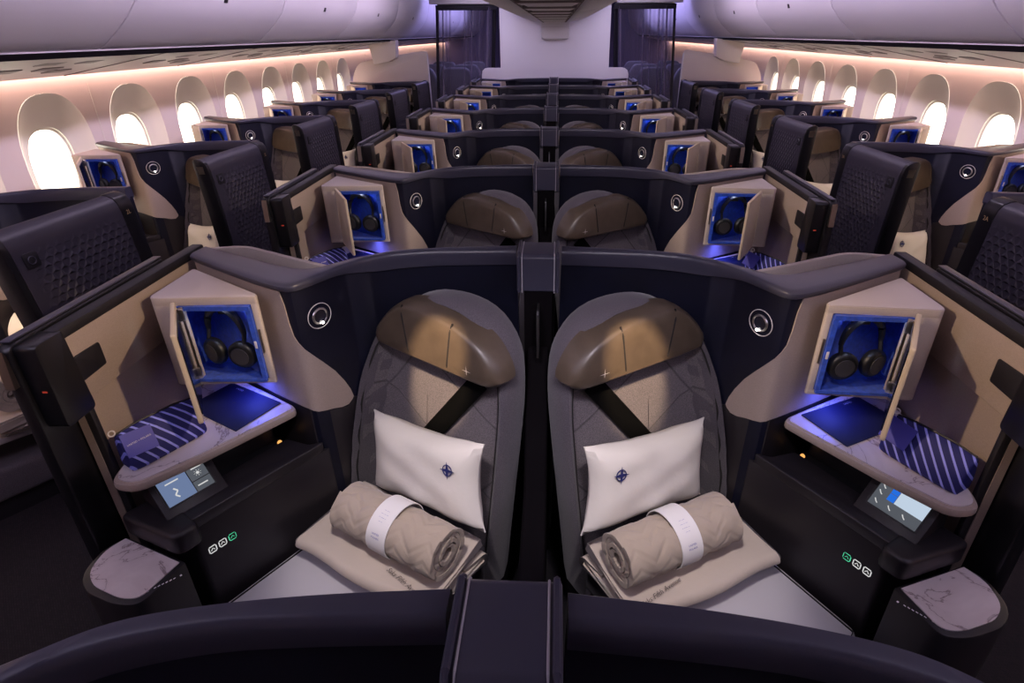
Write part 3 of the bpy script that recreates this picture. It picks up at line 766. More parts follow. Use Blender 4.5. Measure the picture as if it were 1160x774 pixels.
def make_roll():
    A = sf(-.030, .272, .490); B = sf(.285, .238, .490)
    t = thing('rolled_blanket', tuple((A + B) / 2 - V((0, 0, .06))))
    ax = (B - A).normalized(); sx = ax.cross(V((0, 0, 1))).normalized(); L = (B - A).length
    R, turns, th = .066, 4.2, .0096
    NN = 170; mid = []
    for i in range(NN + 1):
        a = 2 * math.pi * turns * i / NN; r = .010 + (R - .010 - th * .5) * (i / NN) ** .80
        mid.append((a, r))
    outer = [((r + th * .5) * math.cos(a), (r + th * .5) * math.sin(a)) for a, r in mid]
    inner = [((r - th * .5) * math.cos(a), (r - th * .5) * math.sin(a)) for a, r in mid]
    sec = outer + inner[::-1]
    def fr(a, y, b):
        rr = math.hypot(a, b); k = 1.0
        an = math.atan2(b, a)
        if rr > R * .86:
            d = abs(((y / .075 + an * .55) % 1) - .5) * 2; d2 = abs(((y / .075 - an * .55) % 1) - .5) * 2
            k = 1 + .06 * (min(1, d * 3) * min(1, d2 * 3) - .6)
            if .40 * L < y < .60 * L: k = 1 - .005
        return A + ax * y + sx * a * k * 1.02 + V((0, 0, b * k * .97))
    spiral_sheet(sec, 0, L, fr, 44, lambda i, k: .003 * math.sin(i * .05) * (1 if k in (0, 44) else 0)).build('blanket', 'blanket_quilted', t, uvf=lambda p: ((p - A).dot(ax), math.atan2((p - A).z, (p - A).dot(sx)) * R))
    # paper belly band
    y0, y1 = .40 * L, .585 * L; rr = R * 1.035
    ring = lambda y, q: [A + ax * y + sx * math.cos(2 * math.pi * k / 40) * q * 1.02 + V((0, 0, math.sin(2 * math.pi * k / 40) * q * .98)) for k in range(40)]
    b = MB().loft([ring(y0, rr), ring(y1, rr), ring(y1, rr - .002), ring(y0, rr - .002), ring(y0, rr)], True, False).build('paper_band', 'paper_white', t)
    def on(an, y): 
        return A + ax * y + sx * math.cos(an) * rr * 1.02 + V((0, 0, math.sin(an) * rr * .98))
    for an, rows in ((rad(62), ('--- ----', '---- -- ---', '-- ----- --', '--- --')), (rad(22), ('UNITED', 'POLARIS'))):
        tang = (sx * -math.sin(an) + V((0, 0, math.cos(an)))).normalized()
        if sx.dot(D_) < 0: tang = (sx * -math.sin(math.pi - an) + V((0, 0, math.cos(math.pi - an)))).normalized()
        aa = an if sx.dot(D_) > 0 else math.pi - an
        for k, s in enumerate(rows):
            y = (y0 + y1) / 2
            da = (len(rows) / 2 - k) * .13 * (1 if sx.dot(D_) > 0 else -1)
            p = on(aa + da, y); nr = (p - (A + ax * y)).normalized(); tg = ax.cross(nr).normalized()
            if tg.z < 0: tg = -tg
            text(s, .0062, p + nr * .0008, ax, tg, 'wording', 'print_blue', b)
    return t

def make_quilt():
    t = thing('folded_quilt', tuple(sf(.09, .25, .335)))
    def section(a, b, turns, gap, th):
        NN = 110; mid = []; outl = []; innl = []
        for i in range(NN + 1):
            f = i / NN * turns; o = max(b - th * .5 - (turns - f) * gap, .003); ph = f % 1.0; Lh = a - b
            if ph < .3: q = ph / .3; p = (-Lh + 2 * Lh * q, o)
            elif ph < .5: q = (ph - .3) / .2 * math.pi; p = (Lh + o * math.sin(q), o * math.cos(q))
            elif ph < .8: q = (ph - .5) / .3; p = (Lh - 2 * Lh * q, -o)
            else: q = (ph - .8) / .2 * math.pi; p = (-Lh - o * math.sin(q), -o * math.cos(q))
            mid.append(V((*p, 0)))
        for i, p in enumerate(mid):
            tt = (mid[min(i + 1, NN)] - mid[max(i - 1, 0)]).normalized(); n = V((tt.y, -tt.x, 0))
            outl.append(p - n * th * .45); innl.append(p + n * th * .45)
        return [(p.x, p.y) for p in outl + innl[::-1]]
    u0, u1 = -.130, .285
    def frame(zc, dw, up):
        def fr(p, y, q):
            k = (y - u0) / (u1 - u0)
            puff = .0008 * math.sin(y * 46) * math.sin(p * 52) + .0022 * math.sin(y * 15 + p * 20)
            return sf(y + (.010 * p / .1 if up else 0), .270 + dw - .045 * k + p * (1 - .08 * k) + .005 * math.sin(y * 20), zc + q + (puff if up else puff * .3))
        return fr
    end = lambda i, k: (.007 * math.sin(i * .09)) * (1 if k in (0, 30) else 0)
    spiral_sheet(section(.130, .0235, 1.62, .0125, .0115), u0, u1, frame(.3985, 0, True), 30, end).build('upper_fold', 'quilt_beige', t)
    spiral_sheet(section(.120, .0190, 1.1, .0125, .0115), u0 + .012, u1 - .004, frame(.3545, -.006, False), 30, end).build('lower_fold', 'quilt_beige', t)
    text('Saks Fifth Avenue', .017, sf(.215, .318, .4215) + V((0, 0, .001)), R_ * .97 + D_ * .05, D_ * -1, 'embroidery', 'script_dark', t, shear=.35)
    return t

def make_wing():
    """aisle-side privacy panel of a window seat; built at the second window row, centre-suite coordinates + WOFF"""
    t = thing('privacy_panel', (-1.53, 2.72, 0))
    y0, y1, yz = 2.485, 2.985, None
    n0 = len(bpy.data.objects); sh = lambda v: v + V((0, .17 * (1.07 - v.z), 0))
    X0, X1 = -1.533, -1.475
    prof = [(X1, 0), (X1 + .004, .6), (X1 + .002, 1.02), (X1 - .002, 1.050), (X1 - .012, 1.068), (X1 - .030, 1.078), (X0 + .012, 1.080), (X0, 1.070), (X0, 0)]
    yp = y1 - .06
    def uvf(p): return (p.y - y0, p.z)
    MB().loft([[V((x, y, z)) for x, z in prof] for y in (y0 + .02, yp)]).build('outer_panel', 'emboss_panel', t, uvf=uvf)
    MB().loft([[V((x + (.002 if x > -1.505 else -.002), y, z + (.004 if z > .9 else 0))) for x, z in prof] for y in (yp, y1)]).build('number_strip', 'black_gloss', t, bevel=.004)
    MB().loft([[V((x + (.002 if x > -1.505 else -.002), y, z + (.004 if z > .9 else 0))) for x, z in prof] for y in (y0, y0 + .022)]).build('front_edge', 'black_gloss', t, bevel=.004)
    MB().prism([(X0 + .016, 1.015), (X1 - .016, 1.015), (X1 - .016, 1.05), (X0 + .012, 1.05)], y0 - .0012, y0 + .004, lambda x, z, y: V((x, y, z))).build('edge_plate', 'bronze', t)
    q = MB().prism(rpoly([(y0 + .045, .955), (y0 + .092, .955), (y0 + .092, 1.005), (y0 + .045, 1.005)], .008), X1 + .002, X1 + .005, lambda y, z, x: V((x, y, z))).build('release_button', 'black_satin', t, bevel=.001)
    MB().torus((X1 + .0055, y0 + .068, .98), (1, 0, 0), .012, .0016, 16, 5).build('symbol', 'cap_charcoal', q)
    for o in t.children_recursive:      # the panel's upright edges lean back a little
        for v in o.data.vertices:
            w = v.co + V(o['_base']); v.co.x -= S * (.022 + .036 * (y1 - w.y) / (y1 - y0)); v.co.y += .10 * (1.07 - w.z)
    return t

# ------------------------------------------------------------------ build both hands
MAKERS = dict(shell=make_shell, partition=make_partition, cubby=make_cubby, headphones=make_headphones, table=make_table, menu=make_menu, kit=make_kit,
              console=make_console, seat=make_seat, mattress=make_mattress, pillow=make_pillow, roll=make_roll, quilt=make_quilt, wing=make_wing, wseat=lambda: make_seat(True))
PROTO = {}
for S in (1, -1):
    for k, f in MAKERS.items():
        FIT = k != 'wing'; PROTO[k, S] = f()
S = 1
for S in (1, -1):
    pass
S = 1
FIT = False; post0 = make_post(); div0 = make_divider()

ORD = ['front', 'first', 'second', 'third', 'fourth', 'fifth', 'sixth', 'seventh']
WORD = dict(
    shell=('navy curved suite shell with charcoal cap', 'seat shell'),
    partition=('black framed aisle partition with sliding door and tan inside', 'partition'),
    cubby=('cream cornered storage cubby with open door and blue lining', 'cabinet'),
    headphones=('black over-ear headphones hanging in the blue cubby', 'headphones'),
    table=('marble side table below the cubby', 'table'),
    menu=('dark navy menu folder lying on the marble table', 'menu'),
    kit=('navy striped amenity pouch with a swing tag', 'pouch'),
    console=('charcoal side console with touch screen and marble shelf', 'console'),
    seat=('grey seat with brown leather headrest and black belt', 'chair'),
    wseat=('grey seat with square brown headrest behind the black panel', 'chair'),
    mattress=('white mattress pad with dark piping on the seat', 'mattress'),
    pillow=('white pillow with a navy compass emblem', 'pillow'),
    roll=('rolled beige quilted blanket with white paper band', 'blanket'),
    quilt=('folded beige quilt under the rolled blanket', 'quilt'),
    wing=('black privacy panel embossed with triangles', 'panel'))
GROUP = dict(shell='curved suite shells', partition='aisle partitions of the centre suites', cubby='headphone cubbies', headphones='headphones in the cubbies', table='marble side tables',
             menu='menu folders', kit='striped amenity pouches', console='side consoles', seat='centre suite seats', wseat='window suite seats', mattress='mattress pads', pillow='white pillows', roll='rolled blankets', quilt='folded quilts', wing='window seat privacy panels')
used = set()
def put(key, s, kind, row, dx, dy):
    src = PROTO[key, s]
    o = src if key not in ('x',) and (key, s) not in used and kind == ('w' if key == 'wing' else 'c') and row == 1 else copy_tree(src)
    if o is src: used.add((key, s))
    else: o.location = V(src['_base']) + V((dx, dy, 0))
    side = 'left' if s > 0 else 'right'
    if kind == 'c':
        loc = f'{side} centre, ' + ('nearest row' if row == 1 else 'front edge of picture' if row == 0 else f'row {ORD[row]} from front')
        loc = {0: f'{side} centre, cut by the picture bottom', 1: f'{side} centre, nearest full row'}.get(row, f'{side} centre, {ORD[row]} row')
    else:
        loc = f'{side} window side, ' + ('nearest' if row == 0 else ORD[row + 1]) + ' row'
    o['label'] = WORD[key][0] + ', ' + loc; o['category'] = WORD[key][1]; o['group'] = GROUP[key]
    return o
PC, PW = 1.068, 1.05
def drop(o):
    for c in list(o.children): drop(c)
    bpy.data.objects.remove(o)
CEN = {0: ['shell'], 1: [k for k in MAKERS if k not in ('wing', 'wseat')], 2: ['shell', 'partition', 'cubby', 'headphones', 'table', 'menu', 'kit', 'console', 'seat'],
       3: ['shell', 'partition', 'cubby', 'headphones', 'seat'], 4: ['shell', 'partition', 'cubby', 'headphones', 'seat'], 5: ['shell', 'partition', 'cubby', 'headphones', 'seat'],
       6: ['shell', 'partition', 'cubby', 'seat'], 7: ['shell', 'partition', 'cubby']}
WIN = {0: ['shell', 'wing', 'wseat', 'pillow', 'roll', 'quilt', 'mattress'], 1: ['shell', 'wing', 'wseat', 'pillow', 'quilt', 'mattress', 'cubby', 'headphones', 'console'],
       2: ['shell', 'wing', 'wseat', 'pillow', 'mattress', 'cubby', 'headphones'], 3: ['shell', 'wing', 'wseat', 'pillow', 'mattress', 'cubby', 'headphones'],
       4: ['shell', 'wing', 'wseat', 'cubby', 'headphones'], 5: ['shell', 'wing', 'wseat', 'cubby']}
SEATNO = {0: '2', 1: '3', 2: '4', 3: '5', 4: '6', 5: '7'}
for s in (1, -1):
    for row, keys in CEN.items():
        for k in keys: put(k, s, 'c', row, 0, PC * (row - 1))
    for row, keys in WIN.items():
        if s < 0 and row == 0: keys = ['shell', 'wing']
        for k in keys:
            dy = PW * (row - 1)
            if k == 'wing': o = put(k, s, 'w', row, 0, dy)
            else: o = put(k, s, 'w', row, -1.553 * s, 1.68 + dy)
            if row == 0 and k == 'wseat': o.location += V((-.015 * s, -.045, -.09))      # this seat is reclined a little
            if row == 0 and k in ('pillow', 'roll', 'quilt', 'mattress'): o.location += V((-.03 * s, -.045 if k != 'mattress' else -.085, 0))
            if k == 'wing':
                S = s
                st = [c for c in o.children if c.name.startswith('number_strip')][0]
                bb = st['_base']; st['_base'] = (o.location.x, o.location.y, o.location.z)
                text(SEATNO[row] + ('L' if s > 0 else 'A'), .022, (-1.4925, 2.985 - .032 + dy, 1.015), (0, 1, 0), (0, 0, 1), 'seat_number', 'gold_print', st, lift=.002)
                st['_base'] = bb; S = 1
for s in (1, -1): drop(PROTO['wseat', s])
for row in range(8):
    o = post0 if row == 1 else copy_tree(post0)
    if row != 1: o.location = V(post0['_base']) + V((0, PC * (row - 1), 0))
    tag(o, 'stitched charcoal strap capping the centre joint of the shells, ' + ('cut by the picture bottom' if row == 0 else 'nearest full row' if row == 1 else ORD[row] + ' row'), 'post', 'centre joint straps')
for row in (1, 2, 3):
    o = div0 if row == 1 else copy_tree(div0)
    if row != 1: o.location = V(div0['_base']) + V((0, PC * (row - 1), 0))
    tag(o, 'low black divider between the two centre seats, ' + ('nearest full row' if row == 1 else ORD[row] + ' row'), 'divider', 'centre seat dividers')

# ------------------------------------------------------------------ cabin
def struct(name, mb, m, parent=None, **kw):
    o = mb.build(name, m, parent, **kw)
    if parent is None: o['kind'] = 'structure'
    return o
Y0, Y1 = -1.6, 15.0
struct('floor', MB().box((-2.8, Y0, -.05), (2.8, Y1, 0)), 'carpet')
# side walls with window openings
def oval(cy, cz, a, b, n=48, p=2.5):
    out = []
    for k in range(n):
        t = 2 * math.pi * k / n; c, s_ = math.cos(t), math.sin(t)
        out.append((cy + a * math.copysign(abs(c) ** (2 / p), c), cz + b * math.copysign(abs(s_) ** (2 / p), s_)))
    return out
wn = 0
def sidewall(sx, name, c0, pitch):
    global wn
    X = 2.70 * sx; m = MB(); zb, zt = 0.0, 1.34
    cs = [c0 + pitch * k for k in range(-3, 8)]
    m.add([(X, Y0, zb), (X, cs[0] - pitch / 2, zb), (X, cs[0] - pitch / 2, zt), (X, Y0, zt)], [(0, 1, 2, 3)])
    m.add([(X, cs[-1] + pitch / 2, zb), (X, Y1, zb), (X, Y1, zt), (X, cs[-1] + pitch / 2, zt)], [(0, 1, 2, 3)])
    for c in cs:
        o = oval(c, .955, .249, .356); n = len(o); rect = []
        for (y, z) in o:
            dy, dz = y - c, z - .955; k = 1e9
            if abs(dy) > 1e-9: k = min(k, pitch / 2 / abs(dy))
            if dz > 1e-9: k = min(k, (zt - .955) / dz)
            if dz < -1e-9: k = min(k, (.955 - zb) / -dz)
            rect.append((c + dy * k, .955 + dz * k))
        for q in ((c - pitch / 2, zb), (c + pitch / 2, zb), (c - pitch / 2, zt), (c + pitch / 2, zt)):
            j = min(range(n), key=lambda i: (rect[i][0] - q[0]) ** 2 + (rect[i][1] - q[1]) ** 2); rect[j] = q
        m.add([(X, *p) for p in o] + [(X, *p) for p in rect], [(i, (i + 1) % n, n + (i + 1) % n, n + i) for i in range(n)])
    # curved top under the bins
    pr = [(2.70, 1.34), (2.70, 1.40), (2.69, 1.44), (2.65, 1.46)]
    m.loft([[V((x * sx, y, z)) for x, z in pr] for y in (Y0, Y1)], False, False)
    w = struct(name, m, 'wall_white', smooth=False)
    # panel joints
    for k in range(-2, 10):
        y = c0 + pitch * (2 * k + .5)
        MB().box((min(X, X - .002 * sx), y - .003, .02), (max(X, X - .002 * sx), y + .003, 1.34)).build('panel_joint', 'reveal_cream', w)
    for c in cs:
        
        wn += 1
        o1, o2 = oval(c, .955, .249, .356), oval(c, .910, .152, .225); o3 = oval(c, .910, .140, .211)
        rg = lambda o, d: [V(((2.70 + d) * sx, y, z)) for y, z in o]
        md = [((a[0] * .35 + b[0] * .65), (a[1] * .35 + b[1] * .65)) for a, b in zip(o1, o2)]
        f = MB().loft([rg(o1, -.001), rg([(c + (y - c) * .985, .955 + (z - .955) * .985) for y, z in o1], .006), rg(md, .045), rg(o2, .066), rg(o2, .076), rg(o3, .080), rg(o3, .14)], True, False).build(f'window_{wn}', 'reveal_cream')
        f['kind'] = 'structure'
        MB().add(rg(o3, .11), [tuple(range(len(o3)))]).build('pane', 'pane', f)
    return w
sidewall(-1, 'wall_left', 3.07, .657)
sidewall(1, 'wall_right', 3.07, .657)
# ledge between wall and suites
for sx, nm in ((-1, 'trim_1'), (1, 'trim_2')):
    struct(nm, MB().loft([[V((x * sx, y, z)) for x, z in ((2.70, 0), (2.50, 0), (2.50, .70), (2.515, .72), (2.70, .735))] for y in (Y0, 7.5)]), 'linen_tan')
# light cove under the bins, service panel, black strip drawn for the shadow gap
tn = 2
for sx in (-1, 1):
    tn += 1
    struct(f'trim_{tn}', MB().loft([[V((x * sx, y, z)) for x, z in ((1.985, 1.513), (2.06, 1.496), (2.30, 1.456), (2.625, 1.393), (2.635, 1.396), (2.635, 1.425), (2.0, 1.56))] for y in (Y0, Y1)]), 'psu_grey')
    tn += 1
    struct(f'trim_{tn}', MB().box((min(2.64 * sx, 2.675 * sx), Y0, 1.425), (max(2.64 * sx, 2.675 * sx), Y1, 1.440)), 'led_warm')
    tn += 1
    struct(f'trim_{tn}', MB().box((min(1.978 * sx, 2.0 * sx), Y0, 1.505), (max(1.978 * sx, 2.0 * sx), Y1, 1.528)), 'dark_gap')
# service units in the panels: vents
for sx in (-1, 1):
    for k in (0, 1, 2, 3, 4, 5, 6, 8):
        y = .75 + 1.0 * k; side = 'left' if sx < 0 else 'right'
        t = thing('service_unit', (2.27 * sx, y, 1.44), f'grey reading light and air vent unit above {side} windows, ' + (ORD + ['eighth', 'ninth'])[k + (0 if k == 0 else 0)] + ' along', 'service unit', 'overhead service units')
        n = V((.195 * -sx * 0 - .0, 0, -1))
        for q, (dx, dy) in enumerate(((-.10, -.18), (-.10, .05), (.06, -.25), (.06, -.02), (.14, .12))):
            x = 2.27 + dx; z = 1.461 - (x - 2.27) * .19
            MB().loft([[V(((x + .035 * a) * sx, y + dy + b, z - (.035 * a) * .2 - c)) for a, b in ((-1, -.06), (1, -.06), (1, .06), (-1, .06))] for c in (-.004, .0045)]).build('vent' if q < 3 else 'lamp', 'psu_dark', t, bevel=.004)
        MB().loft([[V((x * sx, y + .38 + d, z)) for x, z in ((2.0, 1.505), (2.0, 1.509), (2.6, 1.397), (2.6, 1.393))] for d in (0, .006)]).build('joint', 'psu_dark', t)
# outboard bins
binprof = [(2.0, 1.529), (1.966, 1.546), (1.931, 1.570), (1.873, 1.615), (1.819, 1.663), (1.765, 1.725), (1.73, 1.80), (1.705, 1.90), (1.69, 2.0), (1.68, 2.09), (2.3, 2.09), (2.3, 1.56)]
for sx in (-1, 1):
    edges = [-1.6, -.18, 1.235, 2.65, 4.08, 5.51, 6.94, 8.5, 9.94, 11.4, 12.9, 15.0]
    for k in range(len(edges) - 1):
        a, b = edges[k] + .004, edges[k + 1] - .004; side = 'left' if sx < 0 else 'right'
        t = thing('overhead_bin', (2.0 * sx, (a + b) / 2, 1.52), f'white curved overhead bin above the {side} windows, ' + ['over the camera end', 'beside the camera', 'first whole', 'second', 'third', 'fourth', 'fifth', 'beyond the curtain', 'second beyond the curtain', 'third beyond the curtain', 'last beyond the curtain'][k], 'overhead bin', f'{side} overhead bins')
        MB().loft([[V((x * sx, y, z)) for x, z in binprof] for y in (a, b)]).build('door', 'bin_white', t, bevel=.006, ang=60)
        yc = (a + b) / 2
        MB().loft([[V((x * sx, y, z)) for x, z in ((1.752, 1.745), (1.742, 1.775), (1.752, 1.785), (1.765, 1.75))] for y in (yc - .018, yc + .018)]).build('latch', 'charcoal_body', t)
# ceiling and centre bins
cp = [(-1.66, 2.10), (-1.45, 2.21), (-1.1, 2.27), (-.82, 2.22), (-.74, 2.14), (.74, 2.14), (.82, 2.22), (1.1, 2.27), (1.45, 2.21), (1.66, 2.10), (2.7, 2.10), (2.7, 2.28), (-2.7, 2.28), (-2.7, 2.10)]
struct('ceiling', MB().loft([[V((x, y, z)) for x, z in cp] for y in (Y0, Y1)]), 'bin_white')
cbin = [(.14, 1.712), (.212, 1.714), (.30, 1.732), (.411, 1.768), (.567, 1.852), (.66, 1.90), (.705, 1.93), (.735, 2.0), (.735, 2.135), (.14, 2.135)]
for sx in (-1, 1):
    ed = [-1.6, .3, 2.2, 4.1, 6.0, 7.93]
    for k in range(5):
        side = 'left' if sx < 0 else 'right'
        t = thing('centre_bin', (.4 * sx, (ed[k] + ed[k + 1]) / 2, 1.72), f'white centre overhead bin, {side} half, ' + ['behind the camera', 'over the camera', 'first ahead', 'second ahead', 'touching the rear bulkhead'][k], 'overhead bin', 'centre overhead bins')
        MB().loft([[V((x * sx, y, z)) for x, z in cbin] for y in (ed[k] + .004, ed[k + 1] - .004)]).build('door', 'centre_white', t, bevel=.005, ang=60)
m = MB(); ys = [Y0 + .6 * k for k in range(17)]
for a in ys:
    b = min(a + .6, 7.94)
    if b <= a: continue
    m.loft([[V((x, y, z)) for x, z in ((-.14, 1.716 + dz), (-.11, 1.704 + dz), (.11, 1.704 + dz), (.14, 1.716 + dz), (.14, 1.76), (-.14, 1.76))] for y, dz in ((a, .012), (a + .035, .012), (a + .05, -.010), (a + .12, -.004), (b - .02, .004))])
t9 = struct('trim_9', m, 'centre_white', smooth=False)
for a in ys[1:]:
    if a < 7.9: MB().box((-.137, a - .012, 1.700), (.137, a + .016, 1.725)).build('joint', 'psu_dark', t9)
for x in (-.143, .143): MB().box((x - .004, Y0, 1.706), (x + .004, 7.93, 1.72)).build('joint', 'psu_dark', t9)
# rear bulkhead
YB = 7.95
top = [(-.70, 1.93), (-.695, 1.906), (-.567, 1.852), (-.411, 1.768), (-.30, 1.732), (-.212, 1.714), (.212, 1.714), (.30, 1.732), (.411, 1.768), (.567, 1.852), (.70, 1.906), (.705, 1.93)]
bp = [(-.95, 0), (.97, 0), (.97, 1.09), (.955, 1.14), (.92, 1.168), (.88, 1.175), (.708, 1.175)] + [(x, z + .004) for x, z in top[::-1]] + [(-.70, 1.175), (-.87, 1.175), (-.91, 1.168), (-.94, 1.14), (-.95, 1.09)]
struct('wall_rear', MB().prism(bp, YB, YB + .05, lambda x, z, y: V((x, y, z))), 'bulkhead', bevel=.004, ang=60)
o = thing('mounted_monitor', (0, YB - .05, 1.5), 'white folded monitor housing on the rear bulkhead under the ceiling panel', 'monitor housing')
MB().prism(rpoly([(-.172, 1.72), (-.172, 1.515), (.188, 1.515), (.188, 1.72)], [0, .04, .04, 0]), YB - .06, YB - .002, lambda x, z, y: V((x, y, z))).build('cover', 'white_plastic', o, bevel=.012, seg=3)
MB().prism([(-.165, 1.655), (.181, 1.655), (.181, 1.658), (-.165, 1.658)], YB - .0615, YB - .058, lambda x, z, y: V((x, y, z))).build('seam', 'psu_grey', o)
# class dividers
for sx in (-1, 1):
    side = 'left' if sx < 0 else 'right'
    t = thing('class_divider', (2.0 * sx, 7.5, 0), f'cream cabin divider wall behind the last {side} window seat', 'divider wall', 'class dividers')
    P = rpoly([(1.545, 0), (2.62, 0), (2.53, 1.10), (2.44, 1.255), (2.2, 1.31), (1.61, 1.395), (1.562, 1.385)], [0, 0, .1, .06, .1, .02, .05])
    MB().prism([(x * sx, z) for x, z in P], 7.5, 7.54, lambda x, z, y: V((x, y, z))).build('panel', 'divider_cream', t, bevel=.006, ang=60)
    MB().prism([(x * sx, z) for x, z in ((1.543, .0), (1.557, 0), (1.573, 1.36), (1.558, 1.36))], 7.494, 7.546, lambda x, z, y: V((x, y, z))).build('edge_strip', 'white_plastic', t, bevel=.004)
    Q = [(1.912, 1.52), (1.925, 1.32), (2.02, 1.275), (2.21, 1.247), (2.245, 1.44), (2.25, 1.48)]
    MB().prism([(x * sx, z) for x, z in Q], 7.40, 7.54, lambda x, z, y: V((x, y, z))).build('upper_fairing', 'divider_cream', t, bevel=.01, seg=3, ang=50)
    # curtain
    t = thing('curtain', (1.08 * sx, 8.06, .1), f'sheer black curtain closing the {side} aisle beside the bulkhead', 'curtain', 'aisle curtains')
    xa0, xa1, xb0, xb1 = .742, .82, 1.525, 1.63
    nX, nZ = 120, 6
    def cpt(i, j, off=0):
        k = i / nX; z = .12 + 1.77 * j / nZ; f = 1 - j / nZ
        xa = xa0 + (xa1 - xa0) * f * 1.2; xb = xb0 + (xb1 - xb0) * f
        return V(((xa + (xb - xa) * k) * sx, 8.06 + .030 * math.sin(k * 2 * math.pi * 8 + sx) * (0.6 + .4 * math.sin(k * 17)) + .012 * math.sin(k * 44), z))
    i0, i1 = 8, 114
    MB().add([cpt(i, j) for j in range(nZ + 1) for i in range(i0, i1 + 1)], [(j * (i1 - i0 + 1) + i, j * (i1 - i0 + 1) + i + 1, (j + 1) * (i1 - i0 + 1) + i + 1, (j + 1) * (i1 - i0 + 1) + i) for j in range(nZ) for i in range(i1 - i0)]).build('sheer_cloth', 'sheer', t)
    for nm, ia, ib in (('edge_band', 0, 9), ('edge_band', 113, 120)):
        MB().add([cpt(i, j) for j in range(nZ + 1) for i in range(ia, ib + 1)], [(j * (ib - ia + 1) + i, j * (ib - ia + 1) + i + 1, (j + 1) * (ib - ia + 1) + i + 1, (j + 1) * (ib - ia + 1) + i) for j in range(nZ) for i in range(ib - ia)]).build(nm, 'curtain_edge', t)
    MB().box((min(xa0 * sx, xb0 * sx), 8.035, 1.855), (max(xa0 * sx, xb0 * sx), 8.085, 1.914)).build('top_hem', 'curtain_edge', t, bevel=.006)
    t = thing('curtain_header', (1.1 * sx, 8.06, 1.9), f'white header panel over the {side} aisle curtain', 'header', 'curtain headers')
    MB().box((min(.78 * sx, 1.60 * sx), 8.01, 1.924), (max(.78 * sx, 1.60 * sx), 8.11, 2.20)).build('panel', 'white_plastic', t, bevel=.01)
    MB().tube([(.76 * sx, 8.06, 1.9195), (1.5 * sx, 8.06, 1.9195)], .005, 8).build('rail', 'metal', t)
# cabin behind the curtain
struct('wall_back', MB().box((-2.7, Y1, 0), (2.7, Y1 + .1, 2.28)), 'aft_monument')
struct('wall_front', MB().box((-2.7, Y0 - .1, 0), (2.7, Y0, 2.28)), 'wall_white')
for sx in (-1, 1):
    side = 'left' if sx < 0 else 'right'
    t = thing('galley_monument', (.45 * sx, 11.0, 0), f'dark blue monument beyond the {side} curtain', 'monument', 'monuments beyond the curtains')
    MB().box((min(.05 * sx, .85 * sx), 10.6, 0), (max(.05 * sx, .85 * sx), 11.4, 2.12)).build('body', 'aft_monument', t, bevel=.02)
    MB().box((min(.15 * sx, .75 * sx), 10.59, .1), (max(.15 * sx, .75 * sx), 10.6, 1.95)).build('door', 'aft_seat', t, bevel=.004)
    for r in range(3):
        for c, x in enumerate((1.42, 1.95)):
            t = thing('cabin_chair', (x * sx, 8.6 + .95 * r, 0), 'dark seat ' + ('on the aisle' if c == 0 else 'by the window') + f' beyond the {side} curtain, ' + ORD[r + 1] + ' row', 'chair', 'seats beyond the curtains')
            y = 8.6 + .95 * r
            MB().prism(rpoly([(x - .24, .35), (x + .24, .35), (x + .25, 1.0), (x + .17, 1.14), (x - .17, 1.14), (x - .25, 1.0)], .06), y, y + .10, lambda a, z, b: V((a * sx, b + .15 * (z - .4), z))).build('backrest', 'aft_seat', t, bevel=.03, seg=3)
            MB().box((min((x - .25) * sx, (x + .25) * sx), y - .48, .28), (max((x - .25) * sx, (x + .25) * sx), y + .02, .44)).build('seat_cushion', 'aft_seat', t, bevel=.03)
            MB().box((min((x - .2) * sx, (x + .2) * sx), y - .4, 0), (max((x - .2) * sx, (x + .2) * sx), y - .02, .29)).build('base', 'black_satin', t)

# ------------------------------------------------------------------ light
w = bpy.data.worlds.new('daylight'); sc.world = w; w.use_nodes = True
bg = w.node_tree.nodes['Background']; bg.inputs[0].default_value = (1, .90, .74, 1); bg.inputs[1].default_value = 6.0
def area(name, loc, target, sx, sy, power, col, spread=180.0):
    l = bpy.data.lights.new(name, 'AREA'); l.shape = 'RECTANGLE'; l.size = sx; l.size_y = sy; l.energy = power; l.color = col; l.spread = rad(spread)
    o = bpy.data.objects.new(name, l); COL.objects.link(o); o.location = loc
    d = V(target) - V(loc); o.rotation_euler = d.to_track_quat('-Z', 'Y').to_euler(); return o
def spot(name, loc, target, power, col, ang, blend=.3, size=.02):
    l = bpy.data.lights.new(name, 'SPOT'); l.energy = power; l.color = col; l.spot_size = rad(ang); l.spot_blend = blend; l.shadow_soft_size = size
    o = bpy.data.objects.new(name, l); COL.objects.link(o); o.location = loc
    o.rotation_euler = (V(target) - V(loc)).to_track_quat('-Z', 'Y').to_euler(); return o
def point(name, loc, power, col, size=.02):
    l = bpy.data.lights.new(name, 'POINT'); l.energy = power; l.color = col; l.shadow_soft_size = size
    o = bpy.data.objects.new(name, l); COL.objects.link(o); o.location = loc; return o
PUR = (.88, .71, 1.0); WARM = (1.0, .72, .45); SOFT = (1.0, .88, .78); BLU = (.10, .13, 1.0)
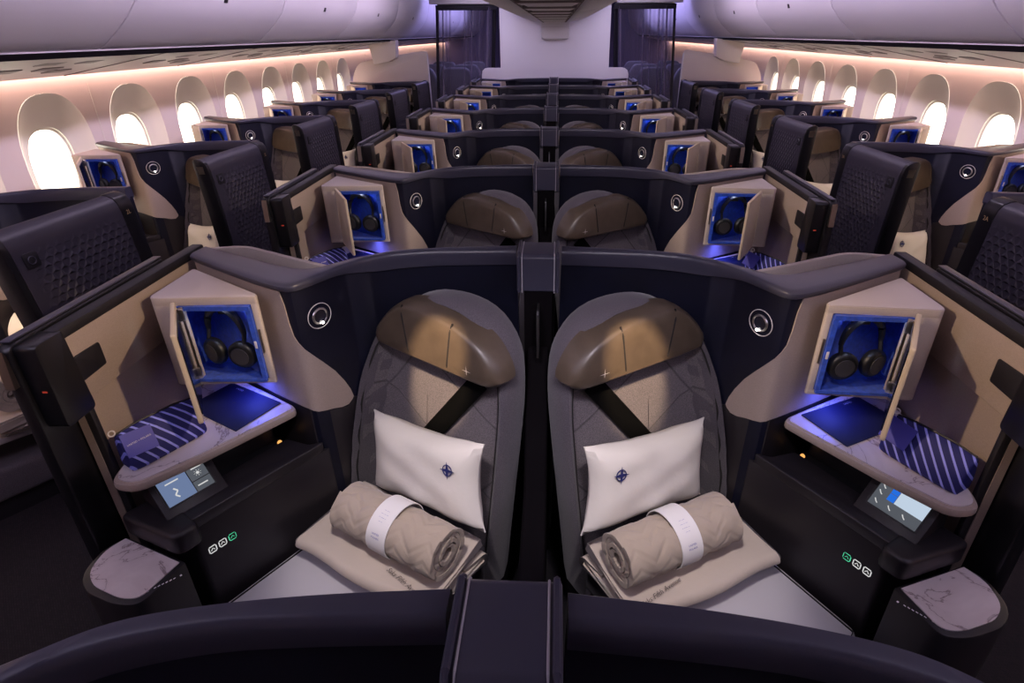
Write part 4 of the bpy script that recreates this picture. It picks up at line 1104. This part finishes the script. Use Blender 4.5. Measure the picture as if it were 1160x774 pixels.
for sx in (-1, 1):
    for y in (1.0, 3.2, 5.4):
        area('ceiling_wash', (.80 * sx, y, 2.13), (2.0 * sx, y, 1.45), 2.1, .08, (7 if y < 2 else 11), PUR, 120)
    area('aft_wash', (.95 * sx, 10, 2.13), (1.6 * sx, 10, 1.2), 4.0, .1, 45, (.48, .42, 1.0))
    area('aisle_fill', (1.2 * sx, 3.8, 2.18), (1.0 * sx, 3.8, 0), .4, 6.0, 9, (.70, .60, 1.0))  # unseen fill, raises the purple ambient along the aisle
    area('aisle_fill', (1.0 * sx, .2, 2.15), (.5 * sx, .45, 1.0), .4, 2.0, 9, (.78, .70, 1.0))  # unseen fill added to lift the nearest caps
    area('bulkhead_fill', (.95 * sx, 7.0, 2.08), (.25 * sx, 7.95, 1.35), .5, .08, 4.4, (.76, .67, 1.0), 140)  # unseen fill added to brighten the bulkhead
    # reading lamps over the nearest row, plus an added soft fill
    spot('reading_lamp', (.30 * sx, .62, 1.70), (.255 * sx, 1.19, .865), 150, WARM, 10.5, .15)
    spot('reading_lamp', (.20 * sx, .55, 1.68), (.32 * sx, 1.02, .50), 17, SOFT, 30, .5)
    spot('seat_fill', (.16 * sx, .50, 1.68), (.30 * sx, 1.22, .66), 26, (.96, .86, 1.0), 58, .9, .06)  # wide soft fill added for the seat, no fitting of its own
    spot('reading_lamp', (.36 * -sx, .70, 1.71), (.93 * sx, 1.14, .93), 40, WARM, 22, .4)
    for r in range(1, 6):
        y = 1.175 + PC * (r - 1)
        spot('table_glow', (.745 * sx, y + .07, .784), (.74 * sx, y + .06, .7), 3.2 if r < 3 else .9, BLU, 160, .8, .06)
        point('cubby_light', (.76 * sx, y + .006, .998), .13, (.7, .8, 1.0), .01)
    for r in range(2, 7):
        y = PC * (r - 1)
        spot('reading_lamp', (.36 * -sx, .70 + y, 1.71), (.86 * sx, 1.17 + y, .92), 34, (1, .80, .62), 34, .7)
        spot('seat_fill', (.16 * sx, .50 + y, 1.68), (.30 * sx, 1.22 + y, .78), 13, (1, .88, .98), 58, .9, .06)  # same added seat fill for the rows behind
    for r in range(1, 6):
        y = 1.175 + 1.68 + PW * (r - 1)
        point('cubby_light', (2.32 * sx, y + .006, .998), .07, (.6, .7, 1.0), .01)
    for r in range(0, 5):
        y = 2.85 + PW * (r - 1)
        spot('reading_lamp', ((2.13) * sx, y - .35, 1.47), ((1.98) * sx, y - .02, .74), 9 if r else 34, WARM, 46, .6)
for o in list(bpy.data.objects):
    if '_base' in o: del o['_base']
